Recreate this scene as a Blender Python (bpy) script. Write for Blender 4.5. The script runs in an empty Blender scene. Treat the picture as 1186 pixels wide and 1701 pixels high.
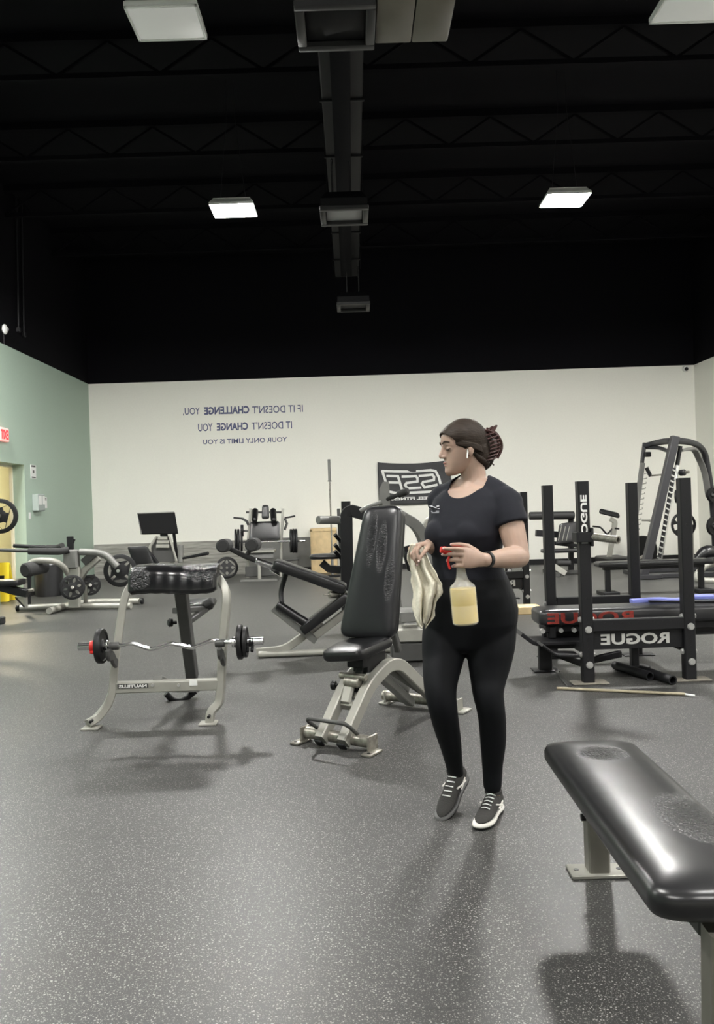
import bpy, bmesh, math, random
from mathutils import Vector, Matrix, Euler, noise
random.seed(7)
scene = bpy.context.scene
COL = scene.collection
V = Vector
PI = math.pi

# ------------------------------------------------------------------ camera
CAM_H, FPX = 1.32, 1350.0
ROLL = math.radians(1.85)
_R = V((math.cos(ROLL), 0, -math.sin(ROLL)))
_U = V((math.sin(ROLL), 0, math.cos(ROLL)))
_F = (V((0, 1, 0)) + _R * (6 / FPX) - _U * (4.5 / FPX)).normalized()
_R = (_R - _F * _R.dot(_F)).normalized()
_U = _R.cross(_F).normalized()
cam_data = bpy.data.cameras.new('camera')
cam = bpy.data.objects.new('camera', cam_data)
COL.objects.link(cam)
cam_data.sensor_fit = 'HORIZONTAL'
cam_data.sensor_width = 36
cam_data.lens = 36 * FPX / 1186
cam_data.clip_end = 100
cam.matrix_world = Matrix(((_R.x, _U.x, -_F.x, 0), (_R.y, _U.y, -_F.y, 0), (_R.z, _U.z, -_F.z, CAM_H), (0, 0, 0, 1)))
scene.camera = cam
CP = V((0, 0, CAM_H))

def ray(px, py):
    return _F + _R * ((px - 593) / FPX) - _U * ((py - 850.5) / FPX)
def P(px, py, Y):
    d = ray(px, py)
    return CP + d * (Y / d.y)
def G(px, py, z=0.0):
    d = ray(px, py)
    return CP + d * ((z - CAM_H) / d.z)
def PXX(px, py, X):
    d = ray(px, py)
    return CP + d * (X / d.x)

# ------------------------------------------------------------------ world, exposure
w = bpy.data.worlds.new('world')
scene.world = w
w.use_nodes = True
w.node_tree.nodes['Background'].inputs[0].default_value = (0.9, 0.95, 1, 1)
w.node_tree.nodes['Background'].inputs[1].default_value = 0.0
scene.view_settings.view_transform = 'Standard'
scene.view_settings.look = 'None'
scene.view_settings.gamma = 1
scene.view_settings.use_curve_mapping = False
scene.view_settings.exposure = 1.32
LAMP = 200.0           # radiance of a lit ceiling fixture

# ------------------------------------------------------------------ materials
def mat(name, color, rough=0.5, metal=0.0, spec=0.5, bump=0.0, bscale=60, emit=None, estr=0, var=0.0, alpha=1.0, sheen=0, coat=0):
    m = bpy.data.materials.new(name)
    m.use_nodes = True
    nt = m.node_tree
    b = nt.nodes['Principled BSDF']
    b.inputs['Base Color'].default_value = (*color, 1)
    b.inputs['Roughness'].default_value = rough
    b.inputs['Metallic'].default_value = metal
    b.inputs['Specular IOR Level'].default_value = spec
    b.inputs['Alpha'].default_value = alpha
    b.inputs['Coat Weight'].default_value = coat
    if emit:
        b.inputs['Emission Color'].default_value = (*emit, 1)
        b.inputs['Emission Strength'].default_value = estr
    tc = nt.nodes.new('ShaderNodeTexCoord')
    if bump or var:
        n = nt.nodes.new('ShaderNodeTexNoise')
        n.inputs['Scale'].default_value = bscale
        n.inputs['Detail'].default_value = 4
        nt.links.new(tc.outputs['Object'], n.inputs['Vector'])
        if bump:
            bp = nt.nodes.new('ShaderNodeBump')
            bp.inputs['Strength'].default_value = bump
            bp.inputs['Distance'].default_value = 0.01
            nt.links.new(n.outputs['Fac'], bp.inputs['Height'])
            nt.links.new(bp.outputs['Normal'], b.inputs['Normal'])
        if var:
            r = nt.nodes.new('ShaderNodeValToRGB')
            r.color_ramp.elements[0].position = 0.3
            r.color_ramp.elements[1].position = 0.7
            r.color_ramp.elements[0].color = (*[c * (1 - var) for c in color], 1)
            r.color_ramp.elements[1].color = (*[min(1, c * (1 + var)) for c in color], 1)
            nt.links.new(n.outputs['Fac'], r.inputs['Fac'])
            nt.links.new(r.outputs['Color'], b.inputs['Base Color'])
    return m

M = {}
M['black_paint'] = mat('black_paint', (0.0036, 0.0034, 0.0048), 0.85, spec=0.1, bump=0.15, bscale=8)
M['joist'] = mat('joist', (0.0032, 0.0030, 0.0043), 0.9, spec=0.1)
M['white_wall'] = mat('white_wall', (0.82, 0.81, 0.745), 0.7, bump=0.05, bscale=30, var=0.015)
M['green_wall'] = mat('green_wall', (0.385, 0.49, 0.41), 0.6, bump=0.05, bscale=30, var=0.02)
M['cream'] = mat('cream', (0.80, 0.75, 0.60), 0.6, var=0.02)
M['black_metal'] = mat('black_metal', (0.010, 0.010, 0.0115), 0.45, spec=0.3, bump=0.05, bscale=150)
M['black_plastic'] = mat('black_plastic', (0.008, 0.008, 0.009), 0.4, spec=0.3)
M['rubber'] = mat('rubber', (0.018, 0.018, 0.018), 0.6, bump=0.1, bscale=120)
M['plate_iron'] = mat('plate_iron', (0.009, 0.009, 0.010), 0.5, spec=0.35, bump=0.1, bscale=60)
M['silver_paint'] = mat('silver_paint', (0.33, 0.325, 0.29), 0.42, metal=0.25, var=0.06, bscale=12)
M['grey_paint'] = mat('grey_paint', (0.17, 0.17, 0.16), 0.45, metal=0.15, var=0.06, bscale=12)
M['dark_grey'] = mat('dark_grey', (0.055, 0.055, 0.053), 0.5, var=0.08, bscale=12)
M['foam'] = mat('foam', (0.028, 0.028, 0.028), 0.85, bump=0.2, bscale=150)
M['chrome'] = mat('chrome', (0.75, 0.75, 0.75), 0.18, metal=1.0)
M['worn_steel'] = mat('worn_steel', (0.30, 0.285, 0.25), 0.4, metal=0.7, var=0.3, bscale=40)
M['bolt'] = mat('bolt', (0.5, 0.5, 0.49), 0.35, metal=0.6)
M['red_plastic'] = mat('red_plastic', (0.55, 0.02, 0.015), 0.4)
M['red_ink'] = mat('red_ink', (0.22, 0.02, 0.012), 0.6, var=0.3, bscale=40)
M['white_ink'] = mat('white_ink', (0.72, 0.72, 0.70), 0.6)
M['grey_ink'] = mat('grey_ink', (0.42, 0.42, 0.40), 0.6)
M['navy_ink'] = mat('navy_ink', (0.085, 0.095, 0.19), 0.6)
M['plywood'] = mat('plywood', (0.62, 0.47, 0.26), 0.6, var=0.12, bscale=9)
M['paper'] = mat('paper', (0.75, 0.76, 0.74), 0.7)
M['paper_grey'] = mat('paper_grey', (0.35, 0.40, 0.38), 0.7)
M['yellow'] = mat('yellow', (0.78, 0.60, 0.03), 0.5)
M['blue_band'] = mat('blue_band', (0.20, 0.23, 0.62), 0.6, bump=0.3, bscale=40)
M['tan_plate'] = mat('tan_plate', (0.20, 0.185, 0.155), 0.6, var=0.2, bscale=30)
M['glass_panel'] = mat('glass_panel', (0.006, 0.006, 0.0065), 0.8, spec=0.15)
M['duct'] = mat('duct', (0.0035, 0.0035, 0.0045), 0.6, spec=0.25, var=0.15, bscale=5)
M['register'] = mat('register', (0.02, 0.02, 0.021), 0.5)
M['register_core'] = mat('register_core', (0.3, 0.3, 0.3), 0.6)
M['fix_white'] = mat('fix_white', (0.75, 0.76, 0.73), 0.5)
M['panel_faint_glow'] = mat('panel_faint_glow', (0.30, 0.315, 0.285), 0.5, emit=(1.0, 1.0, 0.93), estr=0.1)  # weak emission added so the switched-off panel looks pale
M['panel_beige'] = mat('panel_beige', (0.13, 0.12, 0.095), 0.6, var=0.08, bscale=4)
M['lamp_on'] = mat('lamp_on', (0.9, 0.9, 0.9), 0.5, emit=(1.0, 0.985, 0.945), estr=LAMP)
M['lamp_dim'] = mat('lamp_dim', (0.9, 0.9, 0.9), 0.5, emit=(1.0, 0.985, 0.945), estr=LAMP * 0.55)
M['skin'] = mat('skin', (0.37, 0.255, 0.20), 0.5, spec=0.35, var=0.06, bscale=20)
_b = M['skin'].node_tree.nodes['Principled BSDF']
_b.inputs['Subsurface Weight'].default_value = 0.12
_b.inputs['Subsurface Radius'].default_value = (0.02, 0.008, 0.004)
_b.inputs['Subsurface Scale'].default_value = 0.3
M['shirt'] = mat('shirt', (0.0065, 0.007, 0.012), 0.8, spec=0.3, bump=0.15, bscale=18)
M['leggings'] = mat('leggings', (0.0035, 0.004, 0.0055), 0.7, spec=0.2, bump=0.1, bscale=14)
M['lash'] = mat('lash', (0.04, 0.02, 0.015), 0.8)
M['lips'] = mat('lips', (0.45, 0.20, 0.17), 0.5)
M['claw'] = mat('claw', (0.05, 0.022, 0.02), 0.22)
M['cloth'] = mat('cloth', (0.60, 0.57, 0.47), 0.9, bump=0.4, bscale=90, var=0.08)
M['bottle_shell'] = mat('bottle_shell', (0.8, 0.8, 0.76), 0.3, alpha=0.27)
M['liquid'] = mat('liquid', (0.62, 0.45, 0.07), 0.4)
M['shoe'] = mat('shoe', (0.025, 0.0235, 0.022), 0.85, bump=0.3, bscale=140)
M['sole_white'] = mat('sole_white', (0.72, 0.70, 0.66), 0.6)
M['sole_grey'] = mat('sole_grey', (0.12, 0.12, 0.12), 0.6)
M['sole_black'] = mat('sole_black', (0.012, 0.012, 0.012), 0.6)
M['tan_pole'] = mat('tan_pole', (0.33, 0.29, 0.20), 0.5)
M['exit_face'] = mat('exit_face', (0.85, 0.55, 0.52), 0.5, emit=(1, 0.3, 0.25), estr=0.25)
M['exit_red'] = mat('exit_red', (0.65, 0.05, 0.06), 0.5, emit=(1, 0.05, 0.06), estr=0.3)

def mk_hair():
    m = mat('hair', (0.03, 0.02, 0.014), 0.6, spec=0.22)
    nt = m.node_tree
    b = nt.nodes['Principled BSDF']
    tc = nt.nodes.new('ShaderNodeTexCoord')
    mp = nt.nodes.new('ShaderNodeMapping')
    mp.inputs['Scale'].default_value = (20, 140, 140)
    mp.inputs['Rotation'].default_value = (0, 0.5, 0)
    n = nt.nodes.new('ShaderNodeTexNoise')
    n.inputs['Scale'].default_value = 1.0
    n.inputs['Detail'].default_value = 3
    bp = nt.nodes.new('ShaderNodeBump')
    bp.inputs['Strength'].default_value = 0.5
    bp.inputs['Distance'].default_value = 0.004
    r = nt.nodes.new('ShaderNodeValToRGB')
    r.color_ramp.elements[0].color = (0.009, 0.006, 0.0045, 1)
    r.color_ramp.elements[1].color = (0.036, 0.024, 0.016, 1)
    nt.links.new(tc.outputs['Object'], mp.inputs['Vector'])
    nt.links.new(mp.outputs['Vector'], n.inputs['Vector'])
    nt.links.new(n.outputs['Fac'], bp.inputs['Height'])
    nt.links.new(n.outputs['Fac'], r.inputs['Fac'])
    nt.links.new(r.outputs['Color'], b.inputs['Base Color'])
    nt.links.new(bp.outputs['Normal'], b.inputs['Normal'])
    return m
M['hair'] = mk_hair()

def mk_leather(name, regions, base=(0.008, 0.008, 0.009), rough=0.3, cscale=(45, 45, 45), strength=0.9):
    """black vinyl, smooth, cracked and crinkled inside ellipsoidal regions (object space)"""
    m = mat(name, base, rough)
    nt = m.node_tree
    b = nt.nodes['Principled BSDF']
    tc = nt.nodes.new('ShaderNodeTexCoord')
    acc = None
    for (c, r) in regions:
        mp = nt.nodes.new('ShaderNodeMapping')
        mp.vector_type = 'TEXTURE'
        mp.inputs['Location'].default_value = c
        mp.inputs['Scale'].default_value = r
        nt.links.new(tc.outputs['Object'], mp.inputs['Vector'])
        ln = nt.nodes.new('ShaderNodeVectorMath'); ln.operation = 'LENGTH'
        nt.links.new(mp.outputs['Vector'], ln.inputs[0])
        mr = nt.nodes.new('ShaderNodeMapRange')
        mr.inputs['From Min'].default_value = 0.3
        mr.inputs['From Max'].default_value = 1.05
        mr.inputs['To Min'].default_value = 1
        mr.inputs['To Max'].default_value = 0
        nt.links.new(ln.outputs['Value'], mr.inputs['Value'])
        if acc is None:
            acc = mr.outputs['Result']
        else:
            mx = nt.nodes.new('ShaderNodeMath'); mx.operation = 'MAXIMUM'
            nt.links.new(acc, mx.inputs[0]); nt.links.new(mr.outputs['Result'], mx.inputs[1])
            acc = mx.outputs[0]
    mp2 = nt.nodes.new('ShaderNodeMapping')
    mp2.inputs['Scale'].default_value = cscale
    nt.links.new(tc.outputs['Object'], mp2.inputs['Vector'])
    vo = nt.nodes.new('ShaderNodeTexVoronoi')
    vo.feature = 'DISTANCE_TO_EDGE'
    vo.inputs['Scale'].default_value = 1
    nz = nt.nodes.new('ShaderNodeTexNoise')
    nz.inputs['Scale'].default_value = 1.2
    nz.inputs['Detail'].default_value = 6
    nz.inputs['Distortion'].default_value = 1.5
    nt.links.new(mp2.outputs['Vector'], vo.inputs['Vector'])
    nt.links.new(mp2.outputs['Vector'], nz.inputs['Vector'])
    ad = nt.nodes.new('ShaderNodeMath'); ad.operation = 'ADD'
    nt.links.new(vo.outputs['Distance'], ad.inputs[0]); nt.links.new(nz.outputs['Fac'], ad.inputs[1])
    mu = nt.nodes.new('ShaderNodeMath'); mu.operation = 'MULTIPLY'
    sb = nt.nodes.new('ShaderNodeMath'); sb.operation = 'SUBTRACT'; sb.inputs[1].default_value = 0.72
    nt.links.new(ad.outputs[0], sb.inputs[0]); nt.links.new(sb.outputs[0], mu.inputs[0])
    if acc is not None:
        nt.links.new(acc, mu.inputs[1])
    else:
        mu.inputs[1].default_value = 0.05
    bp = nt.nodes.new('ShaderNodeBump')
    bp.inputs['Strength'].default_value = strength
    bp.inputs['Distance'].default_value = 0.012
    nt.links.new(mu.outputs[0], bp.inputs['Height'])
    big = nt.nodes.new('ShaderNodeTexNoise')
    big.inputs['Scale'].default_value = 5
    bp2 = nt.nodes.new('ShaderNodeBump')
    bp2.inputs['Strength'].default_value = 0.12
    bp2.inputs['Distance'].default_value = 0.02
    nt.links.new(tc.outputs['Object'], big.inputs['Vector'])
    nt.links.new(big.outputs['Fac'], bp2.inputs['Height'])
    nt.links.new(bp2.outputs['Normal'], bp.inputs['Normal'])
    nt.links.new(bp.outputs['Normal'], b.inputs['Normal'])
    return m
M['leather'] = mk_leather('leather', [])

def mk_floor():
    m = mat('rubber_floor', (0.12, 0.12, 0.115), 0.5)
    nt = m.node_tree
    b = nt.nodes['Principled BSDF']
    g = nt.nodes.new('ShaderNodeNewGeometry')
    def tex(scale, th0, th1, distort):
        mp = nt.nodes.new('ShaderNodeMapping'); mp.inputs['Scale'].default_value = (scale, scale, scale)
        nt.links.new(g.outputs['Position'], mp.inputs['Vector'])
        n0 = nt.nodes.new('ShaderNodeTexNoise'); n0.inputs['Scale'].default_value = 1.6; n0.inputs['Detail'].default_value = 1
        nt.links.new(mp.outputs['Vector'], n0.inputs['Vector'])
        mixv = nt.nodes.new('ShaderNodeVectorMath'); mixv.operation = 'MULTIPLY_ADD'
        nt.links.new(n0.outputs['Color'], mixv.inputs[0])
        mixv.inputs[1].default_value = (distort, distort, distort)
        nt.links.new(mp.outputs['Vector'], mixv.inputs[2])
        v = nt.nodes.new('ShaderNodeTexVoronoi'); v.inputs['Scale'].default_value = 1
        v.inputs['Randomness'].default_value = 1
        nt.links.new(mixv.outputs[0], v.inputs['Vector'])
        r = nt.nodes.new('ShaderNodeMapRange')
        r.inputs['From Min'].default_value = th0; r.inputs['From Max'].default_value = th1
        r.inputs['To Min'].default_value = 1; r.inputs['To Max'].default_value = 0
        nt.links.new(v.outputs['Distance'], r.inputs['Value'])
        return r.outputs['Result'], v.outputs['Color']
    f1, c1 = tex(105, 0.20, 0.32, 0.9)
    f2, c2 = tex(190, 0.22, 0.34, 0.7)
    # per-cell on/off so that only some cells carry a fleck
    sp = nt.nodes.new('ShaderNodeSeparateColor'); nt.links.new(c1, sp.inputs[0])
    gt = nt.nodes.new('ShaderNodeMath'); gt.operation = 'GREATER_THAN'; gt.inputs[1].default_value = 0.22
    nt.links.new(sp.outputs[0], gt.inputs[0])
    mu = nt.nodes.new('ShaderNodeMath'); mu.operation = 'MULTIPLY'
    nt.links.new(f1, mu.inputs[0]); nt.links.new(gt.outputs[0], mu.inputs[1])
    mu2 = nt.nodes.new('ShaderNodeMath'); mu2.operation = 'MULTIPLY'
    nt.links.new(f2, mu2.inputs[0]); mu2.inputs[1].default_value = 0.45
    mx = nt.nodes.new('ShaderNodeMath'); mx.operation = 'MAXIMUM'
    nt.links.new(mu.outputs[0], mx.inputs[0]); nt.links.new(mu2.outputs[0], mx.inputs[1])
    big = nt.nodes.new('ShaderNodeTexNoise'); big.inputs['Scale'].default_value = 0.8; big.inputs['Detail'].default_value = 5
    nt.links.new(g.outputs['Position'], big.inputs['Vector'])
    r0 = nt.nodes.new('ShaderNodeValToRGB')
    r0.color_ramp.elements[0].position = 0.3; r0.color_ramp.elements[1].position = 0.7
    r0.color_ramp.elements[0].color = (0.028, 0.028, 0.0275, 1); r0.color_ramp.elements[1].color = (0.039, 0.039, 0.038, 1)
    nt.links.new(big.outputs['Fac'], r0.inputs['Fac'])
    mc = nt.nodes.new('ShaderNodeMix'); mc.data_type = 'RGBA'
    nt.links.new(mx.outputs[0], mc.inputs[0])
    nt.links.new(r0.outputs['Color'], mc.inputs[6])
    mc.inputs[7].default_value = (0.27, 0.265, 0.25, 1)
    # roll seams: across every 1.22 m in y
    se = nt.nodes.new('ShaderNodeSeparateXYZ'); nt.links.new(g.outputs['Position'], se.inputs[0])
    md = nt.nodes.new('ShaderNodeMath'); md.operation = 'PINGPONG'; md.inputs[1].default_value = 0.61
    of = nt.nodes.new('ShaderNodeMath'); of.operation = 'ADD'; of.inputs[1].default_value = 0.31
    nt.links.new(se.outputs['Y'], of.inputs[0]); nt.links.new(of.outputs[0], md.inputs[0])
    lt = nt.nodes.new('ShaderNodeMath'); lt.operation = 'LESS_THAN'; lt.inputs[1].default_value = 0.0025
    nt.links.new(md.outputs[0], lt.inputs[0])
    ml = nt.nodes.new('ShaderNodeMath'); ml.operation = 'MULTIPLY'; ml.inputs[1].default_value = 0.5
    nt.links.new(lt.outputs[0], ml.inputs[0])
    mc2 = nt.nodes.new('ShaderNodeMix'); mc2.data_type = 'RGBA'
    nt.links.new(ml.outputs[0], mc2.inputs[0]); nt.links.new(mc.outputs[2], mc2.inputs[6])
    mc2.inputs[7].default_value = (0.02, 0.02, 0.02, 1)
    nt.links.new(mc2.outputs[2], b.inputs['Base Color'])
    bp = nt.nodes.new('ShaderNodeBump'); bp.inputs['Strength'].default_value = 0.15; bp.inputs['Distance'].default_value = 0.002
    nt.links.new(mx.outputs[0], bp.inputs['Height']); nt.links.new(bp.outputs['Normal'], b.inputs['Normal'])
    b.inputs['Roughness'].default_value = 0.42
    b.inputs['Specular IOR Level'].default_value = 0.5
    return m
M['floor'] = mk_floor()

def mk_planks():
    m = mat('weathered_planks', (0.3, 0.29, 0.26), 0.6)
    nt = m.node_tree
    b = nt.nodes['Principled BSDF']
    g = nt.nodes.new('ShaderNodeNewGeometry')
    mp = nt.nodes.new('ShaderNodeMapping'); mp.inputs['Scale'].default_value = (1.2, 1, 14)
    nt.links.new(g.outputs['Position'], mp.inputs['Vector'])
    n = nt.nodes.new('ShaderNodeTexNoise'); n.inputs['Scale'].default_value = 2; n.inputs['Detail'].default_value = 5
    nt.links.new(mp.outputs['Vector'], n.inputs['Vector'])
    r = nt.nodes.new('ShaderNodeValToRGB')
    r.color_ramp.elements[0].position = 0.3; r.color_ramp.elements[1].position = 0.7
    r.color_ramp.elements[0].color = (0.17, 0.165, 0.15, 1); r.color_ramp.elements[1].color = (0.42, 0.41, 0.37, 1)
    nt.links.new(n.outputs['Fac'], r.inputs['Fac']); nt.links.new(r.outputs['Color'], b.inputs['Base Color'])
    return m
M['planks'] = mk_planks()

# ------------------------------------------------------------------ mesh helpers
def rp(pts, r=0.05, n=4):
    """round the inner corners of a polyline"""
    pts = [V(p) for p in pts]
    out = [pts[0]]
    for i in range(1, len(pts) - 1):
        a, b, c = pts[i - 1], pts[i], pts[i + 1]
        d1, d2 = (a - b), (c - b)
        k = min(r, d1.length * 0.45, d2.length * 0.45)
        s, e = b + d1.normalized() * k, b + d2.normalized() * k
        for j in range(n + 1):
            t = j / n
            out.append(s * (1 - t) ** 2 + b * 2 * t * (1 - t) + e * t * t)
    out.append(pts[-1])
    return out

def catmull(pts, n=6):
    pts = [V(p) for p in pts]
    q = [pts[0] * 2 - pts[1]] + pts + [pts[-1] * 2 - pts[-2]]
    out = []
    for i in range(1, len(q) - 2):
        a, b, c, d = q[i - 1], q[i], q[i + 1], q[i + 2]
        for j in range(n):
            t = j / n
            out.append(0.5 * ((2 * b) + (c - a) * t + (2 * a - 5 * b + 4 * c - d) * t * t + (-a + 3 * b - 3 * c + d) * t ** 3))
    out.append(pts[-1])
    return out

def rpoly(pts, r, n=5):
    """round the corners of a closed 2-D outline"""
    out = []
    m = len(pts)
    for i in range(m):
        a, b, c = V(pts[i - 1]), V(pts[i]), V(pts[(i + 1) % m])
        d1, d2 = a - b, c - b
        k = min(r, d1.length * 0.48, d2.length * 0.48)
        s, e = b + d1.normalized() * k, b + d2.normalized() * k
        for j in range(n + 1):
            t = j / n
            out.append(s * (1 - t) ** 2 + b * 2 * t * (1 - t) + e * t * t)
    return out

class MB:
    def __init__(s):
        s.bm = bmesh.new()
    def _ring(s, pts):
        return [s.bm.verts.new(p) for p in pts]
    def _bridge(s, a, b):
        n = len(a)
        for i in range(n):
            try:
                s.bm.faces.new((a[i], a[(i + 1) % n], b[(i + 1) % n], b[i]))
            except ValueError:
                pass
    def rings(s, rs, cap=True, closed=False):
        vs = [s._ring(r) for r in rs]
        for a, b in zip(vs, vs[1:]):
            s._bridge(a, b)
        if closed:
            s._bridge(vs[-1], vs[0])
        elif cap:
            s.bm.faces.new(list(reversed(vs[0])))
            s.bm.faces.new(vs[-1])
        return s
    def sweep(s, pts, prof, up=V((0, 0, 1)), closed=False, scale=None):
        """prof: list of (u,v) ; u is sideways, v along 'up'"""
        pts = [V(p) for p in pts]
        n = len(pts)
        rs = []
        u0 = None
        for i, p in enumerate(pts):
            if closed:
                t = (pts[(i + 1) % n] - pts[i - 1]).normalized()
            else:
                t = (pts[min(i + 1, n - 1)] - pts[max(i - 1, 0)]).normalized()
            if u0 is None:
                uu = V(up)
                if abs(uu.dot(t)) > 0.98:
                    uu = V((0, 1, 0)) if abs(t.y) < 0.9 else V((1, 0, 0))
                u0 = uu
            v = (u0 - t * u0.dot(t)).normalized()
            u0 = v
            side = t.cross(v)
            k = scale[i] if scale else 1
            rs.append([p + side * a * k + v * b * k for a, b in prof])
        return s.rings(rs, closed=closed)
    def tube(s, pts, r=0.02, seg=12, closed=False, scale=None):
        prof = [(r * math.cos(2 * PI * i / seg), r * math.sin(2 * PI * i / seg)) for i in range(seg)]
        return s.sweep(pts, prof, closed=closed, scale=scale)
    def sq(s, pts, wd=0.05, hg=0.05, up=V((0, 0, 1)), b=0.006):
        a, c = wd / 2, hg / 2
        prof = [(-a + b, -c), (a - b, -c), (a, -c + b), (a, c - b), (a - b, c), (-a + b, c), (-a, c - b), (-a, -c + b)]
        return s.sweep(pts, prof, up=up)
    def cyl(s, p0, p1, r, r2=None, seg=20, bev=0.0):
        p0, p1 = V(p0), V(p1)
        r2 = r if r2 is None else r2
        t = (p1 - p0).normalized()
        u = t.orthogonal().normalized(); v = t.cross(u)
        L = (p1 - p0).length
        st = [(0, r - bev), (bev, r), (L - bev, r2), (L, r2 - bev)] if bev else [(0, r), (L, r2)]
        rs = []
        for d, q in st:
            rs.append([p0 + t * d + (u * math.cos(2 * PI * i / seg) + v * math.sin(2 * PI * i / seg)) * q for i in range(seg)])
        return s.rings(rs)
    def lathe(s, p0, axis, prof, seg=28, cap=True, closed=False):
        """prof: list of (distance along axis, radius)"""
        p0 = V(p0); t = V(axis).normalized()
        u = t.orthogonal().normalized(); v = t.cross(u)
        rs = [[p0 + t * d + (u * math.cos(2 * PI * i / seg) + v * math.sin(2 * PI * i / seg)) * max(q, 1e-4) for i in range(seg)] for d, q in prof]
        return s.rings(rs, cap=cap, closed=closed)
    def box(s, c, size, rot=(0, 0, 0), bev=0.004):
        x, y, z = [q / 2 for q in size]
        b = min(bev, x * 0.9, y * 0.9, z * 0.9)
        R = Euler(rot).to_matrix() if not isinstance(rot, Matrix) else rot.to_3x3()
        c = V(c)
        def ring(ix, iy, z_):
            o = [(-x + b + ix, -y + iy), (x - b - ix, -y + iy), (x - ix, -y + b + iy), (x - ix, y - b - iy), (x - b - ix, y - iy), (-x + b + ix, y - iy), (-x + ix, y - b - iy), (-x + ix, -y + b + iy)]
            return [c + R @ V((p[0], p[1], z_)) for p in o]
        return s.rings([ring(b, b, -z), ring(0, 0, -z + b), ring(0, 0, z - b), ring(b, b, z)])
    def slab(s, outline, layers, mtx):
        """outline: closed 2-D loop (ccw); layers: (inset, z) ; mtx maps local to world"""
        n = len(outline)
        o = [V((p[0], p[1])) for p in outline]
        area = sum(o[i - 1].x * o[i].y - o[i].x * o[i - 1].y for i in range(n))
        if area < 0:
            o.reverse()
        nr = []
        for i in range(n):
            t = (o[(i + 1) % n] - o[i - 1])
            t = t.normalized() if t.length > 1e-9 else V((1, 0))
            nr.append(V((t.y, -t.x)))
        rs = []
        for ins, z in layers:
            rs.append([mtx @ V((o[i].x - nr[i].x * ins, o[i].y - nr[i].y * ins, z)) for i in range(n)])
        return s.rings(rs)
    def pad(s, outline, th, mtx, b=0.02, crown=0.006):
        xs = [p[0] for p in outline]; ys = [p[1] for p in outline]
        cx, cy = (max(xs) + min(xs)) / 2, (max(ys) + min(ys)) / 2
        hx, hy = (max(xs) - min(xs)) / 2, (max(ys) - min(ys)) / 2
        L = [(b * 1.2, 0), (b * 0.35, b * 0.3), (0, b), (0, th - b), (b * 0.3, th - b * 0.35), (b, th - b * 0.05), (b * 2.2, th + crown * 0.6), (min(hx, hy) * 0.6, th + crown), (min(hx, hy) * 0.95, th + crown * 1.05)]
        rs = []
        for ins, z in L:
            rs.append([mtx @ V((cx + (p[0] - cx) * (1 - ins / hx), cy + (p[1] - cy) * (1 - ins / hy), z)) for p in outline])
        return s.rings(rs)
    def ell(s, c, r, rot=None, seg=20, rg=12):
        c = V(c)
        R = rot.to_3x3() if rot is not None else Matrix.Identity(3)
        rs = []
        for j in range(rg + 1):
            a = -PI / 2 + PI * j / rg
            k = max(math.cos(a), 0.02)
            rs.append([c + R @ V((r[0] * k * math.cos(2 * PI * i / seg), r[1] * k * math.sin(2 * PI * i / seg), r[2] * math.sin(a))) for i in range(seg)])
        return s.rings(rs)
    def limb(s, pts, rad, n=6, seg=16):
        """smooth tapering round limb with domed ends"""
        pp = catmull(pts, n)
        rr = [v.x for v in catmull([V((r, 0, 0)) for r in rad], n)]
        s.tube(pp, 1.0, seg, scale=rr)
        for p, r in ((pp[0], rr[0]), (pp[-1], rr[-1])):
            s.ell(p, (r, r, r), seg=seg, rg=8)
        return s
    def quad(s, a, b, c, d):
        s.bm.faces.new([s.bm.verts.new(V(p)) for p in (a, b, c, d)])
        return s
    def build(s, name, material, parent=None, smooth=True, angle=38, recalc=True):
        L = ROOTLOC.get(parent.name, (V((0, 0, 0)), Matrix.Identity(4))) if parent is not None else None
        if recalc:
            bmesh.ops.recalc_face_normals(s.bm, faces=s.bm.faces)
        if L is not None:
            s.bm.transform(L[1])
        me = bpy.data.meshes.new(name)
        org = V((0, 0, 0))
        if parent is None:   # put the origin at the foot of the thing
            xs = [v.co for v in s.bm.verts]
            org = V(((min(v.x for v in xs) + max(v.x for v in xs)) / 2, (min(v.y for v in xs) + max(v.y for v in xs)) / 2, min(v.z for v in xs)))
            s.bm.transform(Matrix.Translation(-org))
        s.bm.to_mesh(me)
        s.bm.free()
        if smooth:
            me.polygons.foreach_set('use_smooth', [True] * len(me.polygons))
            me.set_sharp_from_angle(angle=math.radians(angle))
        mats = material if isinstance(material, (list, tuple)) else [material]
        for m_ in mats:
            me.materials.append(M[m_] if isinstance(m_, str) else m_)
        o = bpy.data.objects.new(name, me)
        COL.objects.link(o)
        o.location = org
        if parent is not None:
            o.parent = parent
            o.location = (0, 0, 0)
            ROOTLOC[o.name] = L
        return o

ROOTLOC = {}
def tag(o, label, cat, group=None, kind=None):
    if label: o['label'] = label
    if cat: o['category'] = cat
    if group: o['group'] = group
    if kind: o['kind'] = kind
    return o
def thing(name, loc, label, cat, group=None, rz=0.0):
    """Empty at the thing's base; its parts are written in world coordinates"""
    o = bpy.data.objects.new(name, None)
    COL.objects.link(o)
    o.empty_display_size = 0.1
    o.location = loc
    o.rotation_euler = (0, 0, rz)
    ROOTLOC[o.name] = (V(loc), (Matrix.Translation(V(loc)) @ Matrix.Rotation(rz, 4, 'Z')).inverted())
    return tag(o, label, cat, group)
def local_thing(name, loc, label, cat, group=None, rz=0.0):
    """same, parts are written in the thing's own coordinates"""
    o = thing(name, loc, label, cat, group, rz)
    ROOTLOC[o.name] = (V((0, 0, 0)), Matrix.Identity(4))
    return o
def struct(o):
    o['kind'] = 'structure'
    return o
def copy_tree(o, parent=None):
    c = o.copy()
    COL.objects.link(c)
    if parent is not None:
        c.parent = parent
    for ch in list(o.children):
        copy_tree(ch, c)
    return c

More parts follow.
